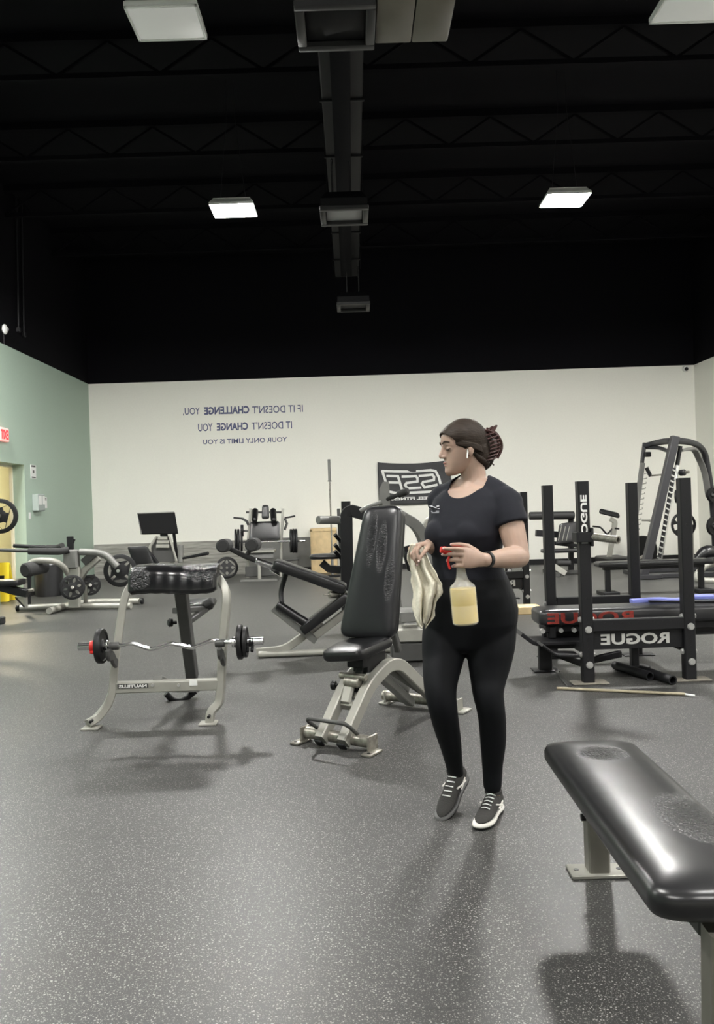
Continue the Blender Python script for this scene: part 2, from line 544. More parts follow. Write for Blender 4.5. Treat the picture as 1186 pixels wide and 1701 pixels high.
def frame(o, x, y, z):
    """matrix with given origin and axes"""
    x, y, z = V(x).normalized(), V(y).normalized(), V(z).normalized()
    return Matrix(((x.x, y.x, z.x, o[0]), (x.y, y.y, z.y, o[1]), (x.z, y.z, z.z, o[2]), (0, 0, 0, 1)))

def text(body, size, mtx, material, name, parent=None, bold=0.0, extrude=0.002, width=None, mirror=True, height=None, spacing=1.0):
    """lettering as mesh; mtx: local x right, y up, z out of the surface"""
    cu = bpy.data.curves.new('t', 'FONT')
    cu.body = body
    cu.size = size
    cu.offset = bold
    cu.extrude = extrude
    cu.resolution_u = 3
    cu.space_character = spacing
    cu.align_x = 'CENTER'; cu.align_y = 'CENTER'
    ob = bpy.data.objects.new('t', cu)
    COL.objects.link(ob)
    me = bpy.data.meshes.new_from_object(ob.evaluated_get(bpy.context.evaluated_depsgraph_get()))
    bpy.data.objects.remove(ob)
    mb = MB()
    mb.bm.from_mesh(me)
    xs = [v.co.x for v in mb.bm.verts]; ys = [v.co.y for v in mb.bm.verts]
    cx, cy = (min(xs) + max(xs)) / 2, (min(ys) + max(ys)) / 2
    kx = width / (max(xs) - min(xs)) if width else 1
    ky = height / (max(ys) - min(ys)) if height else (kx if width else 1)
    for v in mb.bm.verts:
        v.co = V(((v.co.x - cx) * kx * (-1 if mirror else 1), (v.co.y - cy) * ky, v.co.z))
    mb.bm.transform(mtx)
    return mb.build(name, material, parent, smooth=False)

def plate_mesh(mb, c, axis, R, th=0.03, holes=5, web=0.45, hub=0.26, hole_out=0.78):
    """weight plate: rim, hub and webs between openings; holes=0 for a solid disc"""
    c = V(c); t = V(axis).normalized()
    bore = 0.026
    u = t.orthogonal().normalized(); v = t.cross(u)
    h = th / 2
    if holes == 0:
        mb.lathe(c, t, [(-h, bore), (-h, R * 0.35), (-h * 0.6, R * 0.42), (-h * 0.6, R * 0.8), (-h, R * 0.86), (-h, R * 0.97), (-h * 0.7, R), (h * 0.7, R), (h, R * 0.97), (h, R * 0.86), (h * 0.6, R * 0.8), (h * 0.6, R * 0.42), (h, R * 0.35), (h, bore)], seg=40, closed=True)
        return mb
    mb.lathe(c, t, [(-h, R * hole_out), (-h, R * 0.96), (-h * 0.7, R), (h * 0.7, R), (h, R * 0.96), (h, R * hole_out)], seg=40, closed=True)
    mb.lathe(c, t, [(-h, bore), (-h, R * hub), (-h * 0.8, R * (hub + 0.08)), (h * 0.8, R * (hub + 0.08)), (h, R * hub), (h, bore)], seg=28, closed=True)
    k = h * 0.7
    for i in range(holes):
        a0 = 2 * PI * i / holes
        da = PI / holes * web
        rs = []
        for q in (R * hub * 1.05, R * (hub + hole_out) / 2, R * (hole_out + 0.06)):
            wide = da if abs(q - R * (hub + hole_out) / 2) < 1e-6 else da * 1.7
            pr = []
            for a, z in ((-wide, -k), (wide, -k), (wide, k), (-wide, k)):
                pr.append(c + (u * math.cos(a0 + a) + v * math.sin(a0 + a)) * q + t * z)
            rs.append(pr)
        mb.rings(rs)
    return mb
def plate(c, axis, R, label, th=0.03, holes=5, group=None, **k):
    o = plate_mesh(MB(), c, axis, R, th, holes, **k).build('weight_plate', 'plate_iron')
    return tag(o, label, 'weight plate', group)
def bolt_head(mb, p, d, r=0.016, h=0.012):
    p, d = V(p), V(d).normalized()
    mb.cyl(p, p + d * 0.003, r * 1.25, seg=14)
    mb.cyl(p + d * 0.003, p + d * h, r, seg=6)
    return mb
X_, Y_, Z_ = V((1, 0, 0)), V((0, 1, 0)), V((0, 0, 1))
# ================================================================== ROOM
D = 17.6
XL, XR, YF, ZC = -5.64, 7.48, -7.0, 6.9
ZW = P(148, 638, D).z       # where white paint meets black paint

def two_tone(mb, name):
    o = mb.build(name, ['white_wall', 'black_paint'], smooth=False)
    for p in o.data.polygons:
        if (o.location.z + p.center.z) > ZW + 0.01:
            p.material_index = 1
    return struct(o)

fl = MB(); fl.box((0.92, 5.3, -0.1), (13.6, 25.0, 0.2), bev=0); struct(fl.build('floor', 'floor', smooth=False))
wb = MB()
wb.box(((XL + XR) / 2, D + 0.1, ZW / 2), (XR - XL + 0.4, 0.2, ZW), bev=0)
wb.box(((XL + XR) / 2, D + 0.1, (ZW + ZC) / 2), (XR - XL + 0.4, 0.2, ZC - ZW), bev=0)
two_tone(wb, 'wall_back')
wr = MB()
wr.box((XR + 0.1, (D + YF) / 2, ZW / 2), (0.2, D - YF, ZW), bev=0)
wr.box((XR + 0.1, (D + YF) / 2, (ZW + ZC) / 2), (0.2, D - YF, ZC - ZW), bev=0)
two_tone(wr, 'wall_right')
wf = MB()
wf.box(((XL + XR) / 2, YF - 0.1, ZW / 2), (XR - XL + 0.4, 0.2, ZW), bev=0)
wf.box(((XL + XR) / 2, YF - 0.1, (ZW + ZC) / 2), (XR - XL + 0.4, 0.2, ZC - ZW), bev=0)
two_tone(wf, 'wall_front')
DY0, DY1, DZ = 12.9, 14.02, 2.27
wl = MB()
wl.box((XL - 0.1, (DY0 + YF) / 2, ZW / 2), (0.2, DY0 - YF, ZW), bev=0)
wl.box((XL - 0.1, (D + DY1) / 2, ZW / 2), (0.2, D - DY1, ZW), bev=0)
wl.box((XL - 0.1, (DY0 + DY1) / 2, (ZW + DZ) / 2), (0.2, DY1 - DY0, ZW - DZ), bev=0)
wl.box((XL - 0.1, (D + YF) / 2, (ZW + ZC) / 2), (0.2, D - YF, ZC - ZW), bev=0)
o = wl.build('wall_left', ['green_wall', 'black_paint'], smooth=False)
for p in o.data.polygons:
    if (o.location.z + p.center.z) > ZW + 0.01:
        p.material_index = 1
struct(o)
# corridor seen through the doorway
co = MB()
co.box((-7.3, 15.2, 1.4), (0.1, 6.2, 2.8), bev=0)
co.box((-6.5, 12.0, 1.4), (1.6, 0.1, 2.8), bev=0)
co.box((-6.5, 18.3, 1.4), (1.6, 0.1, 2.8), bev=0)
co.box((-6.55, 15.2, 2.82), (1.5, 6.3, 0.1), bev=0)
struct(co.build('wall_corridor', 'cream', smooth=False))
cf = MB(); cf.box((-6.6, 15.2, -0.03), (1.5, 6.3, 0.06), bev=0); struct(cf.build('floor_corridor', 'tan_plate', smooth=False))
dr = MB()
for yy in (DY0 + 0.02, DY1 - 0.02):
    dr.box((XL - 0.225, yy, DZ / 2), (0.05, 0.05, DZ), bev=0.003)
dr.box((XL - 0.225, (DY0 + DY1) / 2, DZ - 0.02), (0.05, DY1 - DY0, 0.05), bev=0.003)
struct(dr.build('door_1', 'cream'))
ce = MB(); ce.box(((XL + XR) / 2, (D + YF) / 2, ZC + 0.1), (XR - XL + 0.4, D - YF + 0.4, 0.2), bev=0)
struct(ce.build('ceiling', 'black_paint', smooth=False))
# open steel joists across the room
for i, y in enumerate([1.0, 3.1, 5.2, 7.3, 9.4, 11.5, 13.6, 15.7]):
    b = MB(); b.box(((XL + XR) / 2, y, ZC - 0.05), (XR - XL, 0.1, 0.1), bev=0); b.box(((XL + XR) / 2, y, ZC - 0.5), (XR - XL, 0.07, 0.06), bev=0)
    n = 22
    for k in range(n):
        x0 = XL + (XR - XL) * k / n; x1 = XL + (XR - XL) * (k + 1) / n
        z0, z1 = (ZC - 0.1, ZC - 0.48) if k % 2 else (ZC - 0.48, ZC - 0.1)
        b.sq([(x0, y, z0), (x1, y, z1)], 0.03, 0.03, up=Y_, b=0.002)
    struct(b.build('trim_%d' % (i + 3), 'joist', smooth=False))
# plank wainscot and grey panel on the back wall
xa, xb_, xc = P(157, 900, D).x, P(411, 900, D).x, P(522, 900, D).x
zt = P(400, 897, D).z
a = MB(); a.box(((xa + xb_) / 2, D - 0.02, zt / 2), (xb_ - xa, 0.04, zt), bev=0)
for k in range(1, 5):
    a.box(((xa + xb_) / 2, D - 0.042, zt * k / 5), (xb_ - xa, 0.006, 0.012), bev=0)
struct(a.build('trim_1', 'planks', smooth=False))
a = MB(); a.box(((xb_ + xc) / 2, D - 0.02, zt / 2 + 0.02), (xc - xb_, 0.04, zt), bev=0.003)
struct(a.build('trim_2', 'grey_paint', smooth=False))
a = MB(); a.box(((xb_ + XR) / 2, D - 0.025, 0.055), (XR - xb_, 0.05, 0.11), bev=0.003)
struct(a.build('baseboard_back', 'black_plastic', smooth=False))
a = MB(); a.box((XL + 0.01, (DY1 + D) / 2, 0.05), (0.02, D - DY1, 0.1), bev=0.003)
struct(a.build('baseboard_left', 'black_plastic', smooth=False))
a = MB(); a.box((XR - 0.01, (YF + D) / 2, 0.05), (0.02, D - YF - 0.1, 0.1), bev=0.003)
struct(a.build('baseboard_right', 'black_plastic', smooth=False))

# ------------------------------------------------------------------ ceiling fixtures
def fixture(x, y, z, lit, label, group, big=1.0):
    t = local_thing('ceiling_light', (x, y, z), label, 'ceiling light', group)
    wx, wy = 0.56 * big, 0.46 * big
    b = MB()
    b.slab([(-wx / 2, -wy / 2), (wx / 2, -wy / 2), (wx / 2, wy / 2), (-wx / 2, wy / 2)], [(0, 0), (0, 0.03), (0.07, 0.09), (0.07, 0.1)], Matrix.Identity(4))
    b.build('housing', 'fix_white', t, smooth=False)
    p = MB(); p.box((0, 0, -0.004), (wx - 0.02, wy - 0.02, 0.008), bev=0.002)
    p.build('diffuser', lit or 'panel_faint_glow', t)
    if not lit:
        f = MB()
        f.box((0, -wy / 2 + 0.01, -0.012), (wx, 0.02, 0.012), bev=0.002); f.box((0, wy / 2 - 0.01, -0.012), (wx, 0.02, 0.012), bev=0.002)
        f.box((-wx / 2 + 0.01, 0, -0.012), (0.02, wy, 0.012), bev=0.002); f.box((wx / 2 - 0.01, 0, -0.012), (0.02, wy, 0.012), bev=0.002)
        f.build('frame', 'fix_white', t)
    c = MB()
    for sx in (-1, 1):
        c.tube([(sx * wx * 0.3, 0, 0.1), (sx * wx * 0.1, 0, ZC - z - 0.5), (sx * wx * 0.1, 0, ZC - z)], 0.003, 6)
    c.build('suspension_cable', 'black_metal', t)
    return t
LZ = 5.22
LX = (-1.42, 2.86, 7.05)
fixture(LX[0], 10.5, LZ, 'lamp_on', 'glowing white panel light hanging from the black ceiling, left of the vents', None)
fixture(LX[1], 10.5, LZ, 'lamp_on', 'glowing white panel light hanging from the black ceiling, right of the vents', None)
fixture(P(277, 35, 6.45).x, 6.45, LZ, None, 'unlit grey-white ceiling panel light with faint added glow, near the top left corner', None)
fixture(P(1150, 20, 6.45).x + 0.03, 6.4, LZ, None, 'unlit grey-white ceiling panel light with faint added glow, cut off by the top right corner', None, 1.08)
for (x, y) in ((LX[2] - 0.1, 10.5), (-5.2, 10.5), (LX[0], 2.4), (LX[1], 2.4), (LX[0], -2.0), (LX[1], -2.0), (LX[2] - 0.2, 4.0), (LX[2] - 0.2, -1.0), (-5.2, 3.5)):  # unseen fixtures added to light the room, extending the visible rows
    fixture(x, y, LZ, 'lamp_on' if y > 9 else 'lamp_dim', 'unseen lit ceiling panel light added outside the picture to light the room', 'unseen ceiling lights added to light the room')
# corridor lamp
t = local_thing('corridor_light', (-6.6, 15.2, 2.68), 'ceiling lamp inside the cream corridor behind the green wall', 'ceiling light')
b = MB(); b.cyl((0, 0, 0), (0, 0, 0.03), 0.16, seg=24); b.build('base', 'fix_white', t)
M['lamp_warm'] = mat('lamp_warm', (1, 0.9, 0.7), 0.5, emit=(1.0, 0.86, 0.62), estr=160)
b = MB(); b.ell((0, 0, 0), (0.14, 0.14, 0.06)); b.build('shade', 'lamp_warm', t)

# ------------------------------------------------------------------ air duct and registers
t = thing('air_duct', (0, 9, 4.95), 'long black rectangular air duct running along the ceiling towards the back wall', 'air duct')
dz = 5.75
b = MB(); xd = 0.02
b.box((xd, 8.9, dz + 0.2), (0.44, 13.2, 0.4), bev=0.01)
for y in (3.2, 4.6, 6.0, 7.4, 8.8, 10.2, 11.6, 13.0, 14.4):
    b.box((xd, y, dz + 0.2), (0.48, 0.04, 0.44), bev=0.004)
b.build('duct_body', 'duct', t)
b = MB(); b.box((xd - 0.01, 9.0, dz - 0.02), (0.2, 12.6, 0.06), bev=0.005); b.build('track', 'black_paint', t)
for y in (3.5, 7.5, 11.5, 15.0):
    for s in (-1, 1):
        b = MB(); b.tube([(xd + s * 0.25, y, dz), (xd + s * 0.25, y, ZC)], 0.006, 6)
        b.build('hanger_rod', 'black_metal', t)
def register(px0, px1, pyc, Y, z, label, core, drop):
    x = (P(px0, pyc, Y).x + P(px1, pyc, Y).x) / 2
    t = local_thing('air_register', (x, Y, z), label, 'air vent')
    w = 0.6
    f = MB()
    f.box((0, -w / 2 + 0.035, 0), (w, 0.07, 0.05), bev=0.006); f.box((0, w / 2 - 0.035, 0), (w, 0.07, 0.05), bev=0.006)
    f.box((-w / 2 + 0.035, 0, 0), (0.07, w - 0.14, 0.05), bev=0.006); f.box((w / 2 - 0.035, 0, 0), (0.07, w - 0.14, 0.05), bev=0.006)
    f.build('frame', 'register', t)
    c = MB(); c.box((0, 0, 0.03), (w - 0.16, w - 0.16, 0.02), bev=0.003)
    c.build('grille', core, t)
    h = MB(); h.slab([(-w / 2, -w / 2), (w / 2, -w / 2), (w / 2, w / 2), (-w / 2, w / 2)], [(0.02, 0.03), (0.02, 0.12), (0.12, 0.22)], Matrix.Identity(4))
    h.build('plenum', 'duct', t, smooth=False)
    for s in (-1, 1):
        r = MB(); r.tube([(s * 0.11 + drop, 0.05, 0.2), (s * 0.11 + drop, 0.05, dz - z)], 0.014, 10)
        r.build('support_rod', 'chrome', t)
    return t
register(490, 625, 42, 6.2, 5.0, 'large dark square air vent at the top of the picture, nearest one', 'duct', 0)
register(532, 612, 361, 10.2, 5.0, 'square air vent with pale grey face, hanging between the two glowing lights', 'register_core', -0.03)
register(558, 616, 510, 14.8, 5.0, 'small dark air vent farthest away, near the back wall', 'duct', 0)
# beige panels beside the nearest vent
t = local_thing('ceiling_panel', (P(688, 45, 6.15).x, 6.15, 5.02), 'dim beige two-part ceiling panel right of the large air vent', 'ceiling panel')
for s in (-1, 1):
    b = MB(); b.box((s * 0.145, 0, 0), (0.28, 0.6, 0.04), bev=0.006); b.build('panel', 'panel_beige', t)
b = MB(); b.box((0, 0, 0.08), (0.6, 0.64, 0.1), bev=0.01); b.build('housing', 'duct', t)
b = MB()
for s in (-1, 1):
    b.tube([(s * 0.25, 0, 0.1), (s * 0.25, 0, ZC - 5.02)], 0.006, 6)
b.build('hanger_rod', 'black_metal', t)

# ------------------------------------------------------------------ left wall fittings
def on_left(px, py):
    return PXX(px, py, XL)
LW = frame((0, 0, 0), Y_, Z_, X_)   # local x = +Y, y = up, z = +X out of the left wall (viewer sees +Y to the right)
def lw(p, off=0.0):
    m = LW.copy(); m.translation = V((XL + off, p.y, p.z)); return m
e = on_left(6, 723); 
t = thing('exit_sign', (XL, e.y - 0.1, e.z - 0.13), 'red and pink exit sign cut off by the left edge, above the doorway', 'exit sign')
ex = V((XL, e.y - 0.1, e.z))
b = MB(); b.box((XL + 0.03, ex.y, ex.z), (0.06, 0.34, 0.22), bev=0.01); b.build('sign_box', 'exit_face', t)
text('EXIT', 0.16, lw(ex, 0.063), 'exit_red', 'lettering', t, bold=0.006, width=0.28, height=0.15)
e = on_left(5, 547)
t = thing('alarm_strobe', (XL, e.y, e.z - 0.07), 'small white oval alarm on the black upper part of the left wall', 'alarm')
b = MB(); b.ell((XL + 0.03, e.y, e.z), (0.04, 0.075, 0.085)); b.build('housing', 'fix_white', t)
b = MB(); b.ell((XL + 0.06, e.y + 0.01, e.z), (0.03, 0.03, 0.04)); b.build('lens', 'register_core', t)
b = MB(); b.tube([(XL + 0.01, e.y, e.z - 0.08), (XL + 0.01, e.y, ZW)], 0.008, 8); b.build('conduit', 'black_metal', t)
for i, (px, py0, py1) in enumerate(((28, 455, 548), (37, 462, 556))):
    p0, p1 = on_left(px, py0), on_left(px, py1)
    b = MB(); b.tube([(XL + 0.03, p0.y, ZC - 0.02), (XL + 0.03, p1.y, p1.z)], 0.016, 10); b.box((XL + 0.03, p1.y, p1.z), (0.06, 0.07, 0.08), bev=0.006)
    o = b.build('conduit_pipe', 'black_metal')
    tag(o, ['black conduit pipe running down the black wall, left one of two', 'black conduit pipe running down the black wall, right one of two'][i], 'pipe')
def sheet(px, py, w, h, name, m, label, cat, th=0.006, lines=(), lm='dark_grey'):
    c = on_left(px, py)
    t = thing(name, (XL, c.y, c.z - h / 2), label, cat)
    b = MB(); b.box((XL + th / 2, c.y, c.z), (th, w, h), bev=min(0.01, th * 0.4)); b.build('sheet' if th < 0.02 else 'body', m, t)
    if lines:
        b = MB()
        for (dy, dz_, lw_, lh) in lines:
            b.box((XL + th + 0.001, c.y + dy, c.z + dz_), (0.002, lw_, lh), bev=0)
        b.build('print', lm, t, smooth=False)
    return t
sheet(55, 783.5, 0.25, 0.24, 'notice_sign', 'paper', 'white notice with black bands on the green wall, right of the doorway', 'sign', lines=((0, 0.095, 0.18, 0.03), (0, -0.1, 0.18, 0.02), (0, 0.0, 0.07, 0.05)))
sheet(59, 835, 0.32, 0.3, 'paper_dispenser', 'paper_grey', 'grey-green wall dispenser with white labels on the green wall', 'dispenser', th=0.11, lines=((-0.06, 0.04, 0.13, 0.16), (0.1, 0.04, 0.1, 0.15)), lm='paper')
sheet(74, 835, 0.22, 0.2, 'paper_notice', 'paper', 'small white paper on the green wall, right of the dispenser', 'paper', lines=((0, 0.07, 0.17, 0.015), (0, 0.045, 0.17, 0.008)))
sheet(49, 857, 0.08, 0.12, 'light_switch', 'paper', 'white light switch below the dispenser on the green wall', 'light switch', th=0.012)

# camera dome on the back wall
c = P(1138, 613, D)
t = thing('security_camera', (c.x, D, c.z - 0.1), 'tiny black dome security camera high on the white back wall', 'camera')
b = MB(); b.cyl((c.x, D, c.z), (c.x, D - 0.06, c.z), 0.07, 0.055, seg=20); b.build('base', 'fix_white', t)
b = MB(); b.ell((c.x, D - 0.07, c.z - 0.01), (0.04, 0.04, 0.04)); b.build('dome', 'black_plastic', t)

# ------------------------------------------------------------------ wall quote (mirror written, as in the photograph)
BW = frame((0, 0, 0), X_, Z_, -Y_)
def bw(px, py, off=0.004, y=D):
    c = P(px, py, y); m = BW.copy(); m.translation = V((c.x, y - off, c.z)); return m
def wtxt(body, x0, x1, yc, h, parent, bold, m='navy_ink'):
    yl = yc
    return text(body, 0.3, bw((x0 + x1) / 2, yl), m, 'words', parent, bold=bold, extrude=0.001, width=(P(x1, yc, D) - P(x0, yc, D)).length, height=h * D / FPX)
def quote_line(words, name_label, loc):
    t = thing('wall_lettering', loc, name_label, 'lettering', 'mirror-written quote on the back wall')
    for w_ in words:
        wtxt(*w_[:5], t, w_[5])
    return t
quote_line([('IF IT DOESN\'T', 419, 503, 679.5, 12.5, 0.002), ('CHALLENGE', 339, 414, 681.5, 13, 0.012), ('YOU,', 304, 332, 684, 13.5, 0.002)],
           'top line of the blue mirror-written quote on the white wall', P(400, 690, D))
quote_line([('IT DOESN\'T', 418, 485, 706.5, 12.5, 0.002), ('CHANGE', 360, 412, 708.5, 13, 0.012), ('YOU', 329, 353, 710, 13, 0.002)],
           'middle line of the blue mirror-written quote on the white wall', P(400, 716, D))
quote_line([('YOUR ONLY LIMIT IS YOU', 337, 477, 732, 8, 0.004)],
           'bottom, smallest line of the blue mirror-written quote on the white wall', P(400, 738, D))

# ------------------------------------------------------------------ banner
c0, c1 = P(627, 768, D - 0.04), P(748, 766, D - 0.04)
BH = 0.92
t = thing('gym_banner', (c0.x, D - 0.04, c0.z - BH), 'black banner with white mirrored letters pinned to the white back wall', 'banner')
W_ = c1.x - c0.x
b = MB()
nx, nz = 40, 20
grid = []
def ban(u, v):
    sag = -0.05 * math.sin(PI * u) * (1 - v * 0.7) + 0.03 * u * (1 - v) * 0
    wr_ = 0.012 * math.sin(u * 9 + v * 3) * (1 - v) + 0.010 * math.sin((u - v) * 14)
    return V((c0.x + W_ * u, D - 0.05 + wr_, c0.z - BH * v + sag))
for j in range(nz + 1):
    grid.append([b.bm.verts.new(ban(i / nx, j / nz)) for i in range(nx + 1)])
for j in range(nz):
    for i in range(nx):
        b.bm.faces.new((grid[j][i], grid[j][i + 1], grid[j + 1][i + 1], grid[j + 1][i]))
M['banner'] = mat('banner', (0.045, 0.045, 0.048), 0.7, bump=0.3, bscale=12)
o = b.build('fabric', 'banner', t, recalc=False)
md = o.modifiers.new('s', 'SOLIDIFY'); md.thickness = 0.004
def banline(pts, wd, mbx):
    """white printed stroke on the banner given in (u,v)"""
    q = [ban(*p) + V((0, -0.009, 0)) for p in pts]
    for a_, b_ in zip(q, q[1:]):
        d_ = (b_ - a_).normalized(); n_ = V((-d_.z, 0, d_.x)) * wd / 2
        e_ = d_ * wd * 0.3
        mbx.quad(a_ - n_ - e_, b_ - n_ + e_, b_ + n_ + e_, a_ + n_ - e_)
m_ = MB()
sw = 0.052
def pxu(x, y):  # crop coordinates read off the banner (205..1010 wide, 215..725 high)
    return ((x - 205) / (1010 - 205) * 0.88, (y - 222) / (715 - 222))
for stroke in ([(300, 440), (262, 320), (870, 315), (930, 330), (965, 400), (985, 480)],
               [(340, 560), (420, 575), (900, 570)],
               [(320, 375), (455, 375), (500, 530)], [(345, 450), (470, 450)],
               [(510, 380), (680, 375), (700, 400), (700, 440), (560, 455), (540, 480), (570, 520), (735, 515)],
               [(725, 375), (890, 370), (910, 400), (905, 435), (770, 450), (755, 470), (785, 515), (940, 495)]):
    st = [pxu(*p) for p in stroke]
    dense = []
    for p, q in zip(st, st[1:]):
        for k in range(4):
            dense.append((p[0] + (q[0] - p[0]) * k / 4, p[1] + (q[1] - p[1]) * k / 4))
    dense.append(st[-1])
    banline(dense, sw, m_)
m_.build('printed_logo', 'white_ink', t, smooth=False, recalc=False)
cc = (ban(0.2, 0.86) + ban(0.93, 0.86)) / 2
mm = BW.copy(); mm.translation = V((cc.x, D - 0.078, cc.z - 0.005))
text('CUS STEEL FITNESS', 0.1, mm, 'white_ink', 'printed_words', t, bold=0.004, width=W_ * 0.8, height=0.065, extrude=0.001)
# ================================================================== FOREGROUND FLAT BENCH (bottom right)
M['leather_fore'] = mk_leather('leather_fore', [((0.0, 0.38, 0.45), (0.09, 0.09, 0.3)), ((0.10, -0.2, 0.45), (0.12, 0.2, 0.3))], base=(0.010, 0.010, 0.011), rough=0.30, cscale=(70, 70, 70), strength=0.75)
bx, by0, by1 = 0.815, 1.79, 2.98
t = local_thing('flat_bench', (bx, (by0 + by1) / 2, 0), 'black padded flat bench in the bottom right corner, nearest the camera', 'bench', rz=math.radians(-1.2))
hl = (by1 - by0) / 2
b = MB()
ol = rpoly([(-0.165, -hl + 0.02), (-0.10, -hl - 0.01), (0.10, -hl - 0.01), (0.165, -hl + 0.02), (0.165, hl - 0.03), (0.12, hl), (-0.12, hl), (-0.165, hl - 0.03)], 0.06, 5)
b.pad(ol, 0.075, Matrix.Translation((0, 0, 0.375)), b=0.024, crown=0.012)
b.build('seat_pad', 'leather_fore', t, angle=60)
b = MB(); b.box((0, 0, 0.355), (0.2, 2 * hl - 0.2, 0.03)); b.box((0, 0, 0.32), (0.06, 2 * hl - 0.2, 0.05)); b.build('rail', 'dark_grey', t)
def fpost(y, lean):
    b = MB(); b.sq([(0, y, 0.012), (0, y + lean, 0.345)], 0.075, 0.07, up=Y_)
    b.build('leg', 'fore_leg', t)
M['fore_leg'] = mat('fore_leg', (0.20, 0.19, 0.165), 0.45, metal=0.3, var=0.06, bscale=10)
fpost(hl - 0.10, 0.0); fpost(-hl + 0.06, -0.02)
for y in (hl - 0.10, -hl + 0.06):
    b = MB(); b.box((0, y, 0.007), (0.2, 0.1, 0.014), bev=0.003)
    b.build('foot_plate', 'silver_paint', t)
    for s in (-1, 1):
        b = MB(); b.cyl((s * 0.075, y, 0.013), (s * 0.075, y, 0.0155), 0.009, seg=12); b.build('bolt_hole', 'black_plastic', t)
b = MB(); b.cyl((-0.052, hl - 0.10, 0.20), (-0.03, hl - 0.10, 0.20), 0.013, seg=12); b.build('pop_pin', 'black_metal', t)

# ================================================================== PREACHER CURL BENCH
ym = 5.12
t = thing('preacher_bench', (-1.15, 5.3, 0), 'silver preacher curl bench with cracked black arm pad, left of centre', 'bench')
def cr2(x, y, Y):
    return P(120 + x / 3.594, 900 + y / 3.594, Y)
Lp = [cr2(92, 1098, 5.10), cr2(150, 1052, 5.14), cr2(212, 975, 5.16), cr2(240, 900, 5.17), cr2(256, 700, 5.18), cr2(302, 380, 5.22), cr2(322, 305, 5.25), cr2(372, 240, 5.3)]
Lp[0].z = 0.03
b = MB(); b.sq(rp(Lp, 0.09, 5), 0.05, 0.085, up=Y_); b.build('side_frame', 'silver_paint', t)
Rp = [cr2(822, 1078, 5.13), cr2(826, 1012, 5.14), cr2(878, 965, 5.16), cr2(888, 880, 5.17), cr2(900, 600, 5.2), cr2(922, 350, 5.22), cr2(918, 285, 5.25), cr2(880, 225, 5.3)]
b = MB(); b.sq(rp(Rp, 0.09, 5), 0.05, 0.08, up=Y_); b.build('side_frame', 'silver_paint', t)
for (x, y, Y) in ((118, 1108, 5.1), (815, 1085, 5.12)):
    c = cr2(x, y, Y); b = MB(); b.box((c.x, Y - 0.01, 0.006), (0.11, 0.10, 0.012), bev=0.003); b.build('foot_plate', 'silver_paint', t)
    b = MB(); b.cyl((c.x + 0.01, Y - 0.06, 0.055), (c.x + 0.01, Y - 0.02, 0.055), 0.009, seg=10); b.build('foot_bolt', 'black_metal', t)
# crossbar
c0, c1 = cr2(245, 870, 5.17), cr2(880, 848, 5.17)
c0.z = c1.z = (c0.z + c1.z) / 2
b = MB(); b.sq([c0, c1], 0.07, 0.068, up=Z_); b.build('crossbar', 'silver_paint', t)
mm = BW.copy(); q = cr2(361, 862, 5.13); mm.translation = V((q.x, 5.13, q.z))
b = MB(); b.box((q.x, 5.134, q.z), (0.195, 0.004, 0.028), bev=0); pl = b.build('name_strip', 'dark_grey', t)
mm.translation = V((q.x, 5.131, q.z)); text('NAUTILUS', 0.03, mm, 'white_ink', 'raised_lettering', pl, bold=0.001, width=0.175, height=0.019, extrude=0.001)
q = cr2(722, 842, 5.13); b = MB(); b.box((q.x, 5.133, q.z), (0.05, 0.004, 0.036), bev=0); b.build('sticker', 'paper', t)
for x in (480, 636):
    q = cr2(x, 855, 5.133); b = MB(); b.cyl(q, q + V((0, -0.008, 0)), 0.01, seg=12); b.build('crossbar_bolt', 'bolt', t)
# arm pad
b = MB()
pL, pR = cr2(352, 205, 5.22), cr2(885, 195, 5.22)
ax = (pR - pL).normalized()
zc_ = (pL.z + pR.z) / 2
ctr = (pL + pR) / 2; ctr.z = zc_
wdt = (pR - pL).length - 0.02
M['leather_arm'] = mk_leather('leather_arm', [((ctr.x + wdt * 0.33 + 1.15, -0.1, zc_ + 0.05), (0.13, 0.3, 0.09)), ((ctr.x - wdt * 0.38 + 1.15, -0.1, zc_), (0.09, 0.3, 0.09)), ((ctr.x + 1.15, -0.1, zc_ + 0.10), (0.4, 0.3, 0.035))], base=(0.008, 0.008, 0.009), rough=0.2, cscale=(45, 45, 60), strength=0.8)
# profile in (y,z): a sloping slab with rolled edges
prof = rpoly([(-0.13, -0.09), (-0.085, -0.11), (0.09, 0.04), (0.12, 0.075), (0.05, 0.075), (-0.05, 0.068), (-0.10, 0.03)], 0.03, 4)
rs = []
n = 26
for i in range(n + 1):
    s = i / n
    x = -wdt / 2 + wdt * s
    e = min(s, 1 - s) * wdt
    k = 1 - 0.16 * max(0, 1 - e / 0.03) ** 2
    wob = 1 + 0.015 * math.sin(i * 1.7)
    rs.append([V((ctr.x + x, 5.2 + p.x * k * wob, ctr.z + p.y * k * wob + 0.006 * math.sin(s * PI * 2) - 0.004)) for p in prof])
b.rings(rs)
o = b.build('arm_pad', 'leather_arm', t, angle=60)
b = MB(); b.box((ctr.x, 5.31, ctr.z - 0.035), (wdt * 0.85, 0.03, 0.12), rot=(0.7, 0, 0), bev=0.005); b.build('pad_board', 'black_plastic', t)
